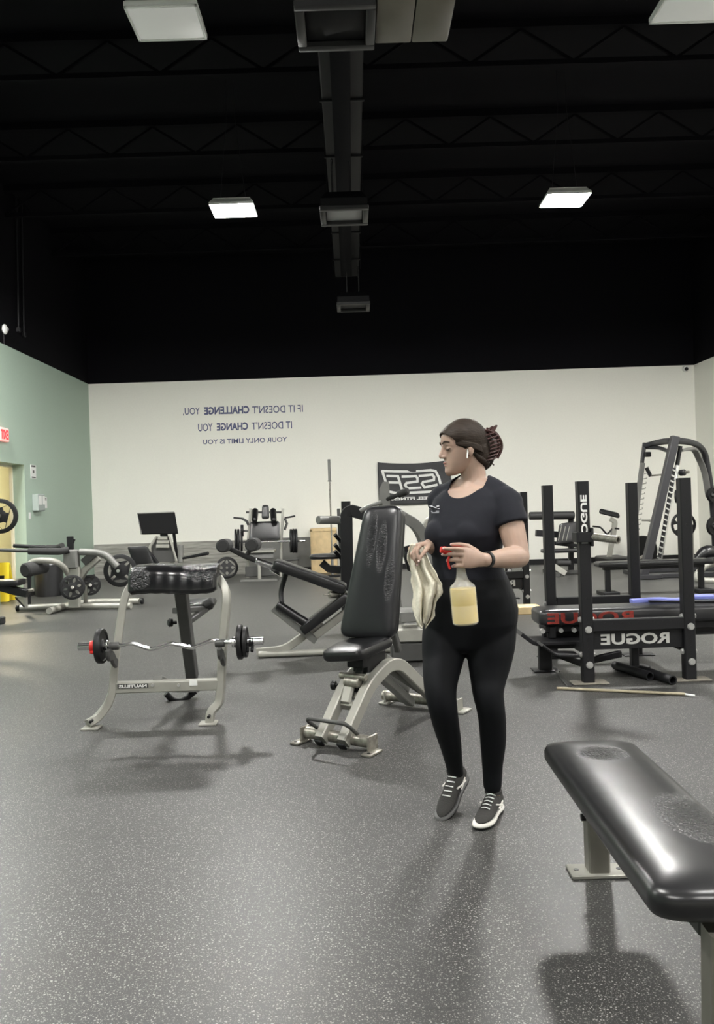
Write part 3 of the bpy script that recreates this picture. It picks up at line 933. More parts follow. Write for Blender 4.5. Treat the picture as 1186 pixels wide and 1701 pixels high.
# rear stem, seat, base
b = MB(); b.sq([cr2(648, 275, 5.36), cr2(718, 812, 5.80)], 0.075, 0.09, up=Y_); b.build('seat_post', 'dark_grey', t)
p0, p1 = cr2(560, 870, 5.2), cr2(600, 945, 5.75); p0.z = 0.16; p1.z = 0.05
q = cr2(718, 812, 5.80)
b = MB(); b.sq(rp([(q.x - 0.1, 5.19, 0.27), (q.x - 0.06, 5.5, 0.15), (q.x, 5.9, 0.06)], 0.1), 0.06, 0.06); b.build('base_tube', 'grey_paint', t)
b = MB(); b.tube(rp([cr2(560, 905, 5.78), cr2(600, 950, 5.8), cr2(655, 955, 5.8), cr2(735, 890, 5.82)], 0.05), 0.022, 10); b.build('rear_skid', 'black_metal', t)
b = MB(); p = cr2(735, 388, 6.0)
b.sq([cr2(615, 412, 5.6), cr2(780, 400, 5.9)], 0.05, 0.04); b.sq([cr2(690, 480, 5.65), cr2(800, 400, 5.95)], 0.04, 0.04); b.build('seat_bracket', 'dark_grey', t)
b = MB(); b.pad(rpoly([(-0.13, -0.1), (0.13, -0.12), (0.13, 0.12), (-0.13, 0.1)], 0.05), 0.05, Matrix.Translation(cr2(750, 392, 6.05)) @ Matrix.Rotation(0.15, 4, 'X')); b.build('seat_pad', 'leather', t)
b = MB(); b.cyl(cr2(690, 376, 5.88), cr2(785, 368, 5.92), 0.012, seg=10); b.build('seat_rail', 'chrome', t)
b = MB(); b.cyl(cr2(790, 380, 5.9), cr2(838, 352, 5.9), 0.03, 0.032, seg=16, bev=0.006); b.build('hand_grip', 'foam', t)
q = cr2(622, 482, 5.6); b = MB(); b.lathe(q, (-1, -0.6, 0.1), [(0, 0.012), (0.03, 0.012), (0.03, 0.028), (0.05, 0.03), (0.06, 0.02)], seg=14); b.build('adjusting_knob', 'black_plastic', t)
# bar hooks
ybar = 5.03
for (x, y) in ((258, 650), (903, 640)):
    q = cr2(x, y, 5.13); b = MB()
    b.sq(rp([q + V((0, 0.0, -0.08)), q + V((0, -0.04, -0.06)), q + V((0, -0.09, -0.01)), q + V((0, -0.145, -0.015)), q + V((0, -0.15, 0.03))], 0.02), 0.06, 0.025, up=X_)
    b.build('bar_hook', 'dark_grey', t)

# EZ curl bar with plates and collars
t = thing('curl_bar', cr2(590, 620, ybar), 'silver zigzag curl bar resting on the preacher bench hooks', 'barbell')
pts = [(195, 618), (235, 620), (300, 618), (355, 606), (470, 644), (590, 607), (715, 632), (835, 590), (900, 596), (975, 600)]
b = MB(); b.tube(rp([cr2(x, y, ybar) for x, y in pts], 0.02, 3), 0.0135, 12); b.build('shaft', 'chrome', t)
eL0, eL1 = cr2(36, 626, ybar), cr2(215, 618, ybar)
eR0, eR1 = cr2(955, 600, ybar), cr2(1142, 592, ybar)
for a_, c_ in ((eL0, eL1), (eR1, eR0)):
    b = MB(); b.cyl(a_, c_, 0.0245, seg=18, bev=0.003); d = (c_ - a_).normalized(); b.cyl(c_ - d * 0.02, c_, 0.034, seg=18, bev=0.003)
    b.build('sleeve', 'chrome', t)
for x, y in ((250, 622), (882, 605)):
    q = cr2(x, y, ybar); b = MB(); b.cyl(q - X_ * 0.03, q + X_ * 0.03, 0.025, seg=14, bev=0.004); b.build('rest_sleeve', 'dark_grey', t)
dx = (eL1 - eL0).normalized()
plate(cr2(172, 622, ybar), dx, 0.108, 'small black plate on the left end of the zigzag curl bar', th=0.035, holes=0)
dr_ = (eR1 - eR0).normalized()
plate(cr2(1003, 598, ybar), dr_, 0.108, 'larger of two black plates on the right end of the curl bar', th=0.028, holes=0)
plate(cr2(1034, 597, ybar), dr_, 0.095, 'smaller, outer of two black plates on the right end of the curl bar', th=0.022, holes=0)
q = cr2(128, 625, ybar)
t = thing('bar_collar', q, 'red clamp collar on the left end of the curl bar', 'collar')
b = MB(); b.lathe(q - dx * 0.018, dx, [(0, 0.026), (0, 0.036), (0.006, 0.038), (0.03, 0.038), (0.036, 0.036), (0.036, 0.026)], seg=18, closed=True); b.build('ring', 'red_plastic', t)
b = MB(); b.box(q + V((0, -0.02, -0.032)), (0.032, 0.03, 0.02), bev=0.005); b.build('clamp_lever', 'red_plastic', t)
q = cr2(1066, 596, ybar)
t = thing('spring_clip', q, 'black spring clip on the right end of the curl bar', 'collar')
b = MB(); b.tube([q + dr_ * (0.03 * (i / 40) - 0.012) + V((0, math.cos(i * 0.47) * 0.03, math.sin(i * 0.47) * 0.03)) for i in range(41)], 0.004, 6); b.build('coil', 'black_metal', t)
for s in (-1, 1):
    b = MB(); b.tube([q + dr_ * s * 0.012 + V((0, -0.025, -0.015)), q + dr_ * s * 0.014 + V((0, -0.05, -0.035))], 0.004, 6); b.cyl(q + dr_ * s * 0.014 + V((0, -0.045, -0.028)), q + dr_ * s * 0.014 + V((0, -0.07, -0.05)), 0.011, seg=10, bev=0.003); b.build('handle', 'black_plastic', t)

# ================================================================== ADJUSTABLE BENCH
fc, rc = G(557, 1243), G(702, 1176)
axd = (rc - fc); axd.z = 0; LN = axd.length; ang = math.atan2(axd.y, axd.x)
t = local_thing('adjustable_bench', (fc.x, fc.y, 0), 'silver adjustable incline bench with tall black tapered backrest, centre, beside the woman', 'bench', rz=ang)
# local x: front to rear, y: left of that direction
b = MB(); b.cyl((0.03, -0.22, 0.055), (0.03, 0.22, 0.055), 0.034, seg=18, bev=0.004); b.build('front_tube', 'worn_steel', t)
for s in (-1, 1):
    b = MB(); b.box((0.0, s * 0.24, 0.008), (0.13, 0.06, 0.014), bev=0.003); b.box((0.03, s * 0.225, 0.05), (0.1, 0.012, 0.09), bev=0.004)
    b.build('front_foot', 'worn_steel', t)
    b = MB(); b.cyl((-0.04, s * 0.245, 0.015), (-0.04, s * 0.245, 0.018), 0.009, seg=10); b.build('bolt_hole', 'black_plastic', t)
b = MB(); b.tube(rp([(0.05, 0.13, 0.07), (-0.06, 0.14, 0.15), (-0.08, 0.12, 0.17), (-0.08, -0.12, 0.17), (-0.06, -0.14, 0.15), (0.05, -0.13, 0.07)], 0.04), 0.011, 10); b.build('lift_handle', 'dark_grey', t)
for s in (-1, 1):
    b = MB(); b.sq(rp([(-0.03, s * 0.075, 0.045), (0.24, s * 0.078, 0.31), (0.46, s * 0.08, 0.39), (0.58, s * 0.085, 0.37), (LN - 0.02, s * 0.12, 0.06)], 0.09, 5), 0.055, 0.075, up=Z_)
    b.build('side_rail', 'silver_paint', t)
    b = MB(); b.box((-0.045, s * 0.075, 0.032), (0.012, 0.048, 0.05), rot=(0, -0.8, 0), bev=0.003); b.build('rail_cap', 'black_plastic', t)
b = MB(); b.box((0.16, 0, 0.2), (0.03, 0.12, 0.05), rot=(0, -0.7, 0)); b.box((0.22, 0, 0.26), (0.08, 0.1, 0.03), rot=(0, -0.7, 0)); b.build('rail_bridge', 'silver_paint', t)
b = MB(); b.sq([(0.45, 0, 0.34), (0.85, 0, 0.07)], 0.06, 0.05); b.sq([(0.46, 0, 0.34), (0.52, 0, 0.5)], 0.05, 0.04); b.build('inner_strut', 'grey_paint', t)
b = MB(); b.cyl((LN, -0.27, 0.055), (LN, 0.3, 0.055), 0.034, seg=18, bev=0.004); b.build('rear_tube', 'worn_steel', t)
for s in (-1, 1):
    b = MB(); b.box((LN + 0.02, s * 0.28, 0.008), (0.13, 0.07, 0.014), bev=0.003); b.box((LN, s * 0.27, 0.05), (0.08, 0.012, 0.08), bev=0.004); b.build('rear_foot', 'silver_paint', t)
# ladder bracket with holes
b = MB()
for s in (-1, 1):
    b.sq([(0.48, s * 0.045, 0.40), (0.92, s * 0.045, 0.16)], 0.012, 0.10)
b.build('ladder_plate', 'grey_paint', t)
for i in range(5):
    f = i / 4; b = MB(); b.cyl((0.55 + 0.30 * f, -0.054, 0.37 - 0.165 * f), (0.55 + 0.30 * f, 0.054, 0.37 - 0.165 * f), 0.009, seg=8); b.build('ladder_pin', 'black_metal', t)
# seat bracket and knobs
b = MB(); b.sq([(0.22, 0, 0.26), (0.30, 0, 0.40), (0.30, 0, 0.47)], 0.05, 0.05, up=X_); b.box((0.38, 0, 0.42), (0.2, 0.10, 0.12), rot=(0, 0.1, 0)); b.box((0.25, 0, 0.44), (0.06, 0.11, 0.07)); b.build('seat_bracket', 'black_metal', t)
b = MB(); b.cyl((0.20, -0.09, 0.36), (0.20, 0.09, 0.36), 0.02, seg=14, bev=0.003); b.cyl((0.19, -0.05, 0.33), (0.19, 0.05, 0.33), 0.03, seg=14, bev=0.006); b.build('adjusting_pin', 'worn_steel', t)
b = MB(); b.lathe((0.2, 0.09, 0.30), (-0.3, 1, 0), [(0, 0.012), (0.03, 0.012), (0.03, 0.026), (0.05, 0.028), (0.058, 0.02)], seg=14); b.build('pull_knob', 'black_plastic', t)
b = MB(); b.box((0.17, 0.02, 0.27), (0.03, 0.07, 0.13), rot=(0, 0.5, 0), bev=0.01); b.build('strap', 'silver_paint', t)
# seat
ms = Matrix.Translation((0.27, 0.02, 0.475)) @ Matrix.Rotation(-0.12, 4, 'Y') @ Matrix.Rotation(-0.10, 4, 'X')
b = MB(); b.pad(rpoly([(-0.17, -0.14), (-0.17, 0.14), (0.16, 0.19), (0.16, -0.19)], 0.07), 0.065, ms, b=0.022, crown=0.008); b.build('seat_pad', 'leather', t)
# backrest
bb = P(611, 1060, 4.84); bt = P(637, 842, 5.0)
inv = (Matrix.Translation((fc.x, fc.y, 0)) @ Matrix.Rotation(ang, 4, 'Z')).inverted()
bl, tl = inv @ bb, inv @ bt
yaw_b = 0.18
updir = V((0.20, 0, 1)).normalized(); sdir = V((math.sin(yaw_b), -math.cos(yaw_b), 0))
mb_ = frame(V((bl.x, bl.y, bl.z)), sdir, (tl - bl).normalized(), sdir.cross((tl - bl).normalized()))
Hh = (tl - bl).length
M['leather_back'] = mk_leather('leather_back', [(tuple(bl.lerp(tl, 0.76) + V((0, 0.02, 0))), (0.3, 0.035, 0.19)), (tuple(bl.lerp(tl, 0.68) + V((0, -0.05, 0))), (0.3, 0.035, 0.17)), (tuple(bl.lerp(tl, 0.45) + V((0, -0.12, 0.0))), (0.3, 0.03, 0.14))], base=(0.010, 0.010, 0.012), rough=0.3, cscale=(40, 40, 130), strength=0.7)
b = MB(); b.pad(rpoly([(-0.178, 0), (0.178, 0), (0.134, Hh), (-0.112, Hh)], 0.07), 0.075, mb_ @ Matrix.Translation((0, 0, -0.03)), b=0.02, crown=0.01)
o = b.build('backrest_pad', 'leather_back', t, angle=60)
b = MB(); b.slab(rpoly([(-0.17, 0.02), (0.17, 0.02), (0.13, Hh - 0.015), (-0.11, Hh - 0.015)], 0.06), [(0, -0.055), (0, -0.03)], mb_); b.build('backrest_board', 'black_plastic', t)
b = MB(); q = mb_ @ V((0, 0.02, -0.07)); q2 = mb_ @ V((0, Hh * 0.8, -0.08)); b.sq([q, q2], 0.06, 0.05, up=X_); b.sq([q, (0.50, 0, 0.47)], 0.06, 0.05, up=X_); b.sq([mb_ @ V((0, Hh * 0.45, -0.08)), (0.72, 0, 0.42)], 0.04, 0.04, up=X_); b.build('backrest_frame', 'dark_grey', t)
# ================================================================== HALF RACK WITH BENCH (right)
PW = 0.082
X0, X1 = 1.665, 2.405
YN, YB = 5.90, 6.92
def rack(name_label, with_text=True):
    t = thing('bench_rack', ((X0 + X1) / 2, (YN + YB) / 2, 0), name_label, 'weight rack')
    for (x, y) in ((X0, YN), (X1, YN), (X0 - 0.01, YB), (X1 - 0.03, YB)):
        zt = 1.47 if y == YN else 1.47
        b = MB(); b.sq([(x, y, 0.012), (x, y, zt)], PW, PW, up=Y_, b=0.007)
        o = b.build('upright', 'black_metal', t)
        h = MB()
        for k in range(10):
            z = 0.62 + k * 0.17 if k < 5 else None
            if z: h.cyl((x, y - PW / 2 - 0.0012, z), (x, y - PW / 2 + 0.002, z), 0.011, seg=12)
        for k in range(11):
            z = 0.40 + 0.035 * (k - 3) if k < 6 else 0.18 + 0.035 * (k - 6)
            h.cyl((x, y - PW / 2 - 0.0012, z), (x, y - PW / 2 + 0.002, z), 0.008, seg=10)
        h.build('adjustment_holes', 'black_plastic', o)['kind'] = 'stuff'
        b = MB(); b.box((x + 0.01, y, 0.006), (0.26, 0.13, 0.012), bev=0.004); b.build('foot_plate', 'tan_plate' if y == YN else 'black_metal', t)
        for z in (0.395, 0.14):
            b = MB(); bolt_head(b, (x + 0.005, y - PW / 2, z), -Y_, 0.021, 0.016); b.build('bolt', 'bolt', t)
            for s in (-1, 1):
                b = MB(); bolt_head(b, (x + s * PW / 2, y, z + 0.07), X_ * s, 0.018, 0.016); b.build('bolt', 'bolt', t)
    xm = (X0 + X1) / 2; L = X1 - X0 - PW
    b = MB(); b.sq([(X0 + PW / 2, YN, 0.42), (X1 - PW / 2, YN, 0.42)], 0.07, 0.085, up=Z_); be = b.build('side_beam', 'black_metal', t)
    h = MB()
    for k in range(9):
        h.cyl((X0 + 0.13 + k * 0.06, YN - 0.0362, 0.435), (X0 + 0.13 + k * 0.06, YN - 0.03, 0.435), 0.008, seg=10)
    h.build('beam_holes', 'black_plastic', be)['kind'] = 'stuff'
    b = MB(); b.box((xm, YN + 0.005, 0.315), (L, 0.012, 0.145), bev=0.003); sp = b.build('sign_plate', 'black_metal', t)
    mm = BW.copy(); mm.translation = V((xm - 0.02, YN - 0.005, 0.315))
    text('ROGUE', 0.1, mm, 'grey_ink', 'cut_out_letters', sp, bold=0.003, width=0.50, height=0.08, extrude=0.003)
    b = MB(); b.sq([(X0 + PW / 2, YB, 0.48), (X1 - PW / 2 - 0.03, YB, 0.48)], 0.07, 0.07, up=Z_); b.build('side_beam', 'black_metal', t)
    for x in (X0, X1 - 0.02):
        b = MB(); b.sq([(x, YN + PW / 2, 0.24), (x, YB - PW / 2, 0.24)], 0.06, 0.06, up=Z_); b.build('end_beam', 'black_metal', t)
    # angled spotter plates at the left end
    return t
rk = rack('black four-post bench rack with white mirrored lettering on its side plate, right of the woman')
mm = frame((X0 - 0.003, YN - PW / 2 - 0.001, 1.19), Z_, -X_, -Y_)
# mirrored vertical lettering: mirrored across X, so flip the local up axis
mm = frame((X0 - 0.003, YN - PW / 2 - 0.001, 1.195), Z_, X_, Y_)
text('ROGUE', 0.1, mm, 'white_ink', 'post_lettering', rk, bold=0.003, width=0.35, height=0.046, extrude=0.002, mirror=False)
rk2 = copy_tree(rk)
rk2.location = (2.17 - 0.37, 10.85, 0)
rk2['label'] = 'second black bench rack, farther back and mostly hidden behind the woman'
for ch in list(rk2.children):
    if ch.name.startswith('post_lettering') or ch.name.startswith('foot_plate'):
        pass
# spotter platform at the left end
t = thing('spotter_platform', (1.5, 6.4, 0), 'low black angled steel platform at the left end of the rack bench', 'platform')
def gz(px, py, z): return G(px, py, z)
a0, a1, a2, a3 = P(897, 1076, 6.0), P(965, 1068, 6.0), P(985, 1094, 5.95), P(925, 1082, 5.95)
b = MB(); b.sq(rp([P(860, 1049, 6.25), P(882, 1065, 6.25), P(975, 1062, 6.25)], 0.03), 0.03, 0.30, up=Y_); b.build('tread', 'black_metal', t)
b = MB(); b.sq(rp([P(897, 1069, 5.98), P(920, 1086, 5.98), P(958, 1087, 5.98)], 0.03), 0.02, 0.18, up=Y_); b.build('tread', 'black_metal', t)
b = MB(); b.sq([P(921, 1085, 6.08), P(962, 1101, 6.12), P(1030, 1086, 6.25)], 0.04, 0.05); b.build('brace', 'black_metal', t)
q = P(905, 1090, 6.4)
b = MB(); b.sq([(q.x, 6.4, 0.01), (q.x, 6.4, 0.22)], 0.1, 0.06, up=Y_); b.build('leg', 'black_metal', t)
b = MB(); b.box((q.x, 6.4, 0.006), (0.2, 0.16, 0.01), bev=0.003); b.build('foot_plate', 'black_metal', t)
b = MB(); b.sq([(q.x, 6.38, 0.2), (q.x + 0.9, 6.38, 0.2)], 0.05, 0.05); b.build('spine', 'black_metal', t)
q = P(1050, 1090, 6.5)
b = MB(); b.box((q.x, 6.45, 0.006), (0.2, 0.16, 0.01), bev=0.003); b.sq([(q.x, 6.45, 0.01), (q.x, 6.45, 0.2)], 0.06, 0.06, up=Y_); b.build('leg', 'black_metal', t)

# the padded bench in the rack
t = thing('competition_bench', (2.2, 6.35, 0), 'wide black bench with red mirrored letters on its side, lying inside the near rack', 'bench')
xl = 1.395
b = MB(); b.pad(rpoly([(xl, 6.19), (3.3, 6.19), (3.3, 6.53), (xl, 6.53)], 0.05), 0.125, Matrix.Translation((0, 0, 0.375)), b=0.03, crown=0.006)
M['leather_wide'] = mk_leather('leather_wide', [((0.0, 0.0, 0.5), (0.4, 0.2, 0.1))], base=(0.022, 0.022, 0.024), rough=0.3, cscale=(14, 25, 25), strength=0.4)
sp = b.build('seat_pad', 'leather_wide', t, angle=60)
mm = BW.copy(); mm.translation = V((1.78, 6.187, 0.437))
text('ROGUE', 0.1, mm, 'red_ink', 'red_letters', sp, bold=0.003, width=0.66, height=0.085, extrude=0.002)
b = MB(); b.box((2.35, 6.36, 0.35), (1.8, 0.24, 0.05)); b.box((2.3, 6.36, 0.29), (1.7, 0.07, 0.07)); b.build('frame', 'black_metal', t)
for x in (1.5, 3.1):
    b = MB(); b.sq([(x, 6.36, 0.262), (x, 6.36, 0.33)], 0.06, 0.22, up=Y_); b.box((x, 6.25, 0.325), (0.05, 0.05, 0.09)); b.build('leg', 'black_metal', t)
for x in (1.42, 1.56, 1.66):
    b = MB(); b.cyl((x, 6.25, 0.34), (x, 6.21, 0.34), 0.018, seg=12); b.build('bolt', 'bolt', t)
# blue band lying on the bench
t0 = MB()
pts = [(2.2, 6.50, 0.512), (2.4, 6.49, 0.52), (2.55, 6.44, 0.515), (2.68, 6.46, 0.532), (2.8, 6.40, 0.540), (2.92, 6.45, 0.522), (3.1, 6.41, 0.535), (3.25, 6.45, 0.52)]
t0.sq(catmull(pts, 5), 0.085, 0.03, up=Z_, b=0.006)
tag(t0.build('resistance_band', 'blue_band'), 'violet-blue stretch band lying on the rack bench at the right edge', 'band')
t0 = MB()
t0.sq(catmull([(2.3, 6.38, 0.52), (2.6, 6.33, 0.515), (2.8, 6.3, 0.515), (3.0, 6.26, 0.52)], 5), 0.05, 0.012, up=Z_, b=0.003)
tag(t0.build('lifting_strap', 'black_plastic'), 'black strap lying across the top of the rack bench', 'strap')

# dip horn clamped round the near left upright
t = thing('dip_attachment', P(968, 893, YN), 'black collar with thick hollow steel handle clamped round the rack post', 'rack attachment')
c = P(968, 892, YN)
b = MB()
b.box((c.x, YN - PW / 2 - 0.012, c.z), (0.125, 0.02, 0.075)); b.box((c.x, YN + PW / 2 + 0.012, c.z), (0.125, 0.02, 0.075))
for s in (-1, 1):
    b.box((c.x + s * (PW / 2 + 0.012), YN, c.z), (0.018, 0.13, 0.075 + (0.06 if s > 0 else 0)))
b.build('collar', 'black_metal', t)
e0, e1 = V((c.x + PW / 2, YN - 0.01, c.z + 0.005)), P(1027, 897, YN - 0.22)
d = (e1 - e0).normalized()
b = MB(); L = (e1 - e0).length
b.lathe(e0, d, [(0, 0.018), (0, 0.028), (L, 0.028), (L, 0.018)], seg=24, closed=True); b.build('handle', 'worn_steel', t)

# loose steel on the floor
def rod(name, a_, c_, r, m, label, cat, r_in=None):
    b = MB()
    if r_in:
        d = (c_ - a_).normalized(); L = (c_ - a_).length
        b.lathe(a_, d, [(0, r_in), (0, r), (L, r), (L, r_in)], seg=20, closed=True)
    else:
        b.cyl(a_, c_, r, seg=12, bev=0.002)
    return tag(b.build(name, m), label, cat)
t = thing('hooked_rod', G(1030, 1151), 'long thin tan rod with white hook tip on the floor in front of the rack', 'rod')
a_, c_ = G(925, 1146), G(1138, 1156)
for q in (a_, c_): q.z = 0.012
b = MB(); b.cyl(a_, c_, 0.01, seg=12); b.build('shaft', 'tan_pole', t)
b = MB(); d = (c_ - a_).normalized(); b.tube(rp([c_, c_ + d * 0.02 - Y_ * 0.03, c_ + d * 0.05 - Y_ * 0.03], 0.02), 0.007, 8); b.build('hook', 'fix_white', t)
a_, c_ = G(916, 1106), G(946, 1142)
b = MB(); b.sq([a_ + Z_ * 0.006, c_ + Z_ * 0.006], 0.035, 0.01); tag(b.build('steel_strip', 'dark_grey'), 'thin dark flat strip on the floor by the left rack foot', 'strip')
for (p0, p1, lb) in (((1022, 1112), (1080, 1131), 'dark hollow steel tube on the floor inside the rack, left one of two'), ((1066, 1120), (1118, 1138), 'dark hollow steel tube on the floor inside the rack, nearest its right front post')):
    a_, c_ = G(*p0), G(*p1)
    rod('steel_tube', a_ + Z_ * 0.034, c_ + Z_ * 0.034, 0.033, 'black_metal', lb, 'tube', 0.024)

# wooden plate in front of the far rack
q = G(876, 1021)
b = MB(); b.box((q.x, q.y + 0.15, 0.045), (0.35, 0.3, 0.09), bev=0.006); tag(b.build('wooden_block', 'plywood'), 'low pale wooden block on the floor beside the foot of the far rack', 'wooden block')

# ================================================================== long flat bench behind the rack
Yf = 11.4
t = thing('utility_bench', G(1060, 988), 'plain black flat bench on a T foot, standing behind the near rack', 'bench')
c0, c1 = P(990, 938, Yf), P(1180, 938, Yf)
b = MB(); b.pad(rpoly([(c0.x, Yf - 0.16), (c1.x, Yf - 0.16), (c1.x, Yf + 0.14), (c0.x, Yf + 0.14)], 0.04), 0.07, Matrix.Translation((0, 0, 0.40)), b=0.018); b.build('seat_pad', 'leather', t)
for px in (1010, 1165):
    q = P(px, 980, Yf)
    b = MB(); b.sq([(q.x, Yf, 0.03), (q.x, Yf, 0.38)], 0.07, 0.07, up=Y_); b.build('leg', 'black_metal', t)
    b = MB(); b.box((q.x, Yf, 0.03), (0.22, 0.38, 0.055), bev=0.008); b.build('foot', 'black_metal', t)
b = MB(); b.sq([(c0.x + 0.1, Yf, 0.375), (c1.x - 0.1, Yf, 0.375)], 0.09, 0.045); b.build('rail', 'black_metal', t)
# ================================================================== MACHINES AT THE BACK
def cp(x, y, Y, ox, oy, k):
    return P(ox + x / k, oy + y / k, Y)
# ------------------------------------------------ A: plate loaded arm machine, far left
YA = 11.6
def A(x, y, dY=0.0): return cp(x, y, YA + dY, 0, 820, 3.953)
t = thing('lever_row_machine', (-4.1, 11.8, 0), 'silver plate-loaded lever machine with long arms, by the green wall', 'exercise machine')
def grd(px, py, h=0.05):
    q = G(px, py); q.z = h; return q
b = MB(); b.tube([grd(33, 1016), grd(90, 1013), grd(218, 1012)], 0.045, 12); b.build('base_tube', 'silver_paint', t)
b = MB(); b.tube(rp([grd(82, 1021), grd(112, 1011), grd(150, 1005), grd(232, 1004)], 0.1), 0.045, 12); b.build('base_tube', 'silver_paint', t)
for q, d in ((grd(32, 1016), -X_), (grd(234, 1004), X_)):
    b = MB(); b.cyl(q, q + d * 0.04, 0.048, seg=14, bev=0.008); b.build('end_cap', 'black_plastic', t)
b = MB(); b.sq([A(490, 745), A(490, 480)], 0.15, 0.1, up=Y_); b.build('column', 'silver_paint', t)
b = MB(); b.tube([A(562, 735, 0.2), A(560, 600, 0.2)], 0.03, 10); b.build('support_post', 'silver_paint', t)
b = MB(); b.sq([A(515, 575, 0.1), A(560, 500, 0.1), A(650, 420, 0.15)], 0.08, 0.13, up=Y_); b.build('diagonal_strut', 'silver_paint', t)
b = MB(); q = A(470, 430); b.box(q, (0.20, 0.16, 0.27), bev=0.02); b.build('pivot_housing', 'grey_paint', t)
b = MB(); b.sq([A(570, 405, 0.05), A(600, 440, 0.05)], 0.2, 0.1, up=Y_); b.build('pivot_bracket', 'dark_grey', t)
b = MB(); b.tube(rp([A(525, 382), A(640, 386), A(700, 405), A(770, 480)], 0.1), 0.05, 14); b.build('lever_arm', 'grey_paint', t)
b = MB(); b.tube(rp([A(190, 378, -0.15), A(400, 380, -0.15), A(450, 368, -0.1)], 0.1), 0.05, 14); b.build('arm_grip', 'foam', t)
b = MB(); b.tube([A(-60, 368, -0.15), A(190, 376, -0.15)], 0.025, 10); b.build('lever_bar', 'dark_grey', t)
b = MB(); b.tube([A(90, 342, 0.5), A(310, 354, 0.5)], 0.03, 10); b.build('lever_bar', 'black_metal', t)
b = MB(); b.tube(rp([A(310, 354, 0.45), A(370, 355, 0.4), A(410, 340, 0.3)], 0.05), 0.04, 12); b.build('arm_grip', 'foam', t)
b = MB(); b.box(A(462, 325), (0.09, 0.05, 0.19), bev=0.006); b.tube([A(470, 345, 0), A(490, 300, 0)], 0.015, 8); b.build('stop_bracket', 'black_metal', t)
b = MB(); b.tube(catmull([A(175, 490, -0.3), A(210, 450, -0.3), A(290, 438, -0.3), A(370, 450, -0.2), A(420, 485, -0.1), A(450, 530, 0)], 5), 0.042, 12); b.build('front_arm', 'silver_paint', t)
b = MB(); b.cyl(A(160, 505, -0.45), A(295, 475, -0.1), 0.10, seg=20, bev=0.02); b.build('roller_pad', 'foam', t)
b = MB(); b.tube([A(165, 555, -0.2), A(170, 750, -0.2)], 0.03, 8); b.build('front_post', 'silver_paint', t)
b = MB(); b.sq([A(190, 540, 0.4), A(185, 735, 0.4)], 0.06, 0.05, up=Y_); b.build('rear_post', 'black_metal', t)
for (x, y, R, dY, lb) in ((475, 615, 0.172, -0.25, 'small six-hole weight plate on the far-left lever machine, left one of the small pair'), (592, 600, 0.15, 0.25, 'small six-hole weight plate on the far-left lever machine, right one of the small pair')):
    plate(A(x, y, dY), (0.25, -1, 0.1), R, lb, th=0.035, holes=6, web=0.55, hub=0.3)
    b = MB(); c = A(x, y, dY); b.cyl(c + V((0.05, -0.14, 0.012)), c + V((-0.03, 0.12, -0.01)), 0.022, seg=12); b.build('weight_horn', 'chrome', t)
plate(A(790, 505, 0.1), (0.12, -1, 0.05), 0.235, 'large weight plate on the right arm of the far-left lever machine', th=0.04, holes=4, web=1.1, hub=0.35, hole_out=0.74)
b = MB(); c = A(790, 505, 0.1); b.cyl(c + V((0.01, -0.15, 0.005)), c + V((-0.01, 0.1, -0.005)), 0.024, seg=12); b.build('weight_horn', 'chrome', t)
# waste bin behind
q = G(73, 992)
b = MB(); b.lathe((q.x, q.y + 0.25, 0), Z_, [(0, 0.22), (0.02, 0.235), (0.50, 0.24), (0.52, 0.245), (0.53, 0.235), (0.51, 0.225), (0.05, 0.215)], seg=32)
M['bin'] = mat('bin', (0.10, 0.10, 0.105), 0.3, metal=0.8)
tag(b.build('waste_bin', 'bin'), 'dark metal cylinder bin standing behind the far-left lever machine', 'bin')

# left edge machine with seat and one big plate
t = thing('seated_machine', (-4.95, 11.2, 0), 'black seat and bracket of a machine cut off by the left edge', 'exercise machine')
Yq = 10.9
def E(x, y, dY=0.0): return cp(x, y, Yq + dY, 0, 820, 3.953)
q = E(40, 575)
b = MB(); b.pad(rpoly([(-0.45, -0.16), (0.22, -0.16), (0.22, 0.16), (-0.45, 0.16)], 0.07), 0.08, Matrix.Translation(q + V((0, 0, -0.06)))); b.build('seat_pad', 'leather', t)
b = MB(); b.sq([E(0, 610), E(110, 640), E(185, 655)], 0.1, 0.13, up=Y_); b.build('seat_bracket', 'black_metal', t)
b = MB(); b.cyl(E(185, 640), E(222, 630), 0.025, seg=12, bev=0.004); b.build('pull_knob', 'worn_steel', t)
b = MB(); b.tube([E(100, 680), E(160, 745)], 0.012, 8); b.build('support_rod', 'black_metal', t)
b = MB(); b.sq([E(-60, 640), V((E(-60, 640).x, Yq, 0.02))], 0.09, 0.09, up=Y_); b.sq([V((E(-60, 640).x, Yq, 0.03)), V((E(-10, 640).x, Yq - 0.3, 0.03))], 0.09, 0.06); b.build('base', 'black_metal', t)
b = MB(); b.sq([E(-60, 640), E(-60, 145), E(-10, 145)], 0.08, 0.08, up=Y_); b.build('upright', 'black_metal', t)
q = G(1, 1037); b = MB(); b.box((q.x, q.y + 0.03, 0.045), (0.06, 0.12, 0.09), bev=0.01); b.build('rubber_foot', 'rubber', t)
c = E(-2, 148)
b = MB(); b.cyl(c + Y_ * 0.12, c - Y_ * 0.15, 0.025, seg=12); b.build('weight_horn', 'worn_steel', t)
plate(c, (0.15, -1, 0), 0.235, 'large spoked weight plate cut off by the left edge, in front of the doorway', th=0.04, holes=3, web=0.55, hub=0.3, hole_out=0.76)

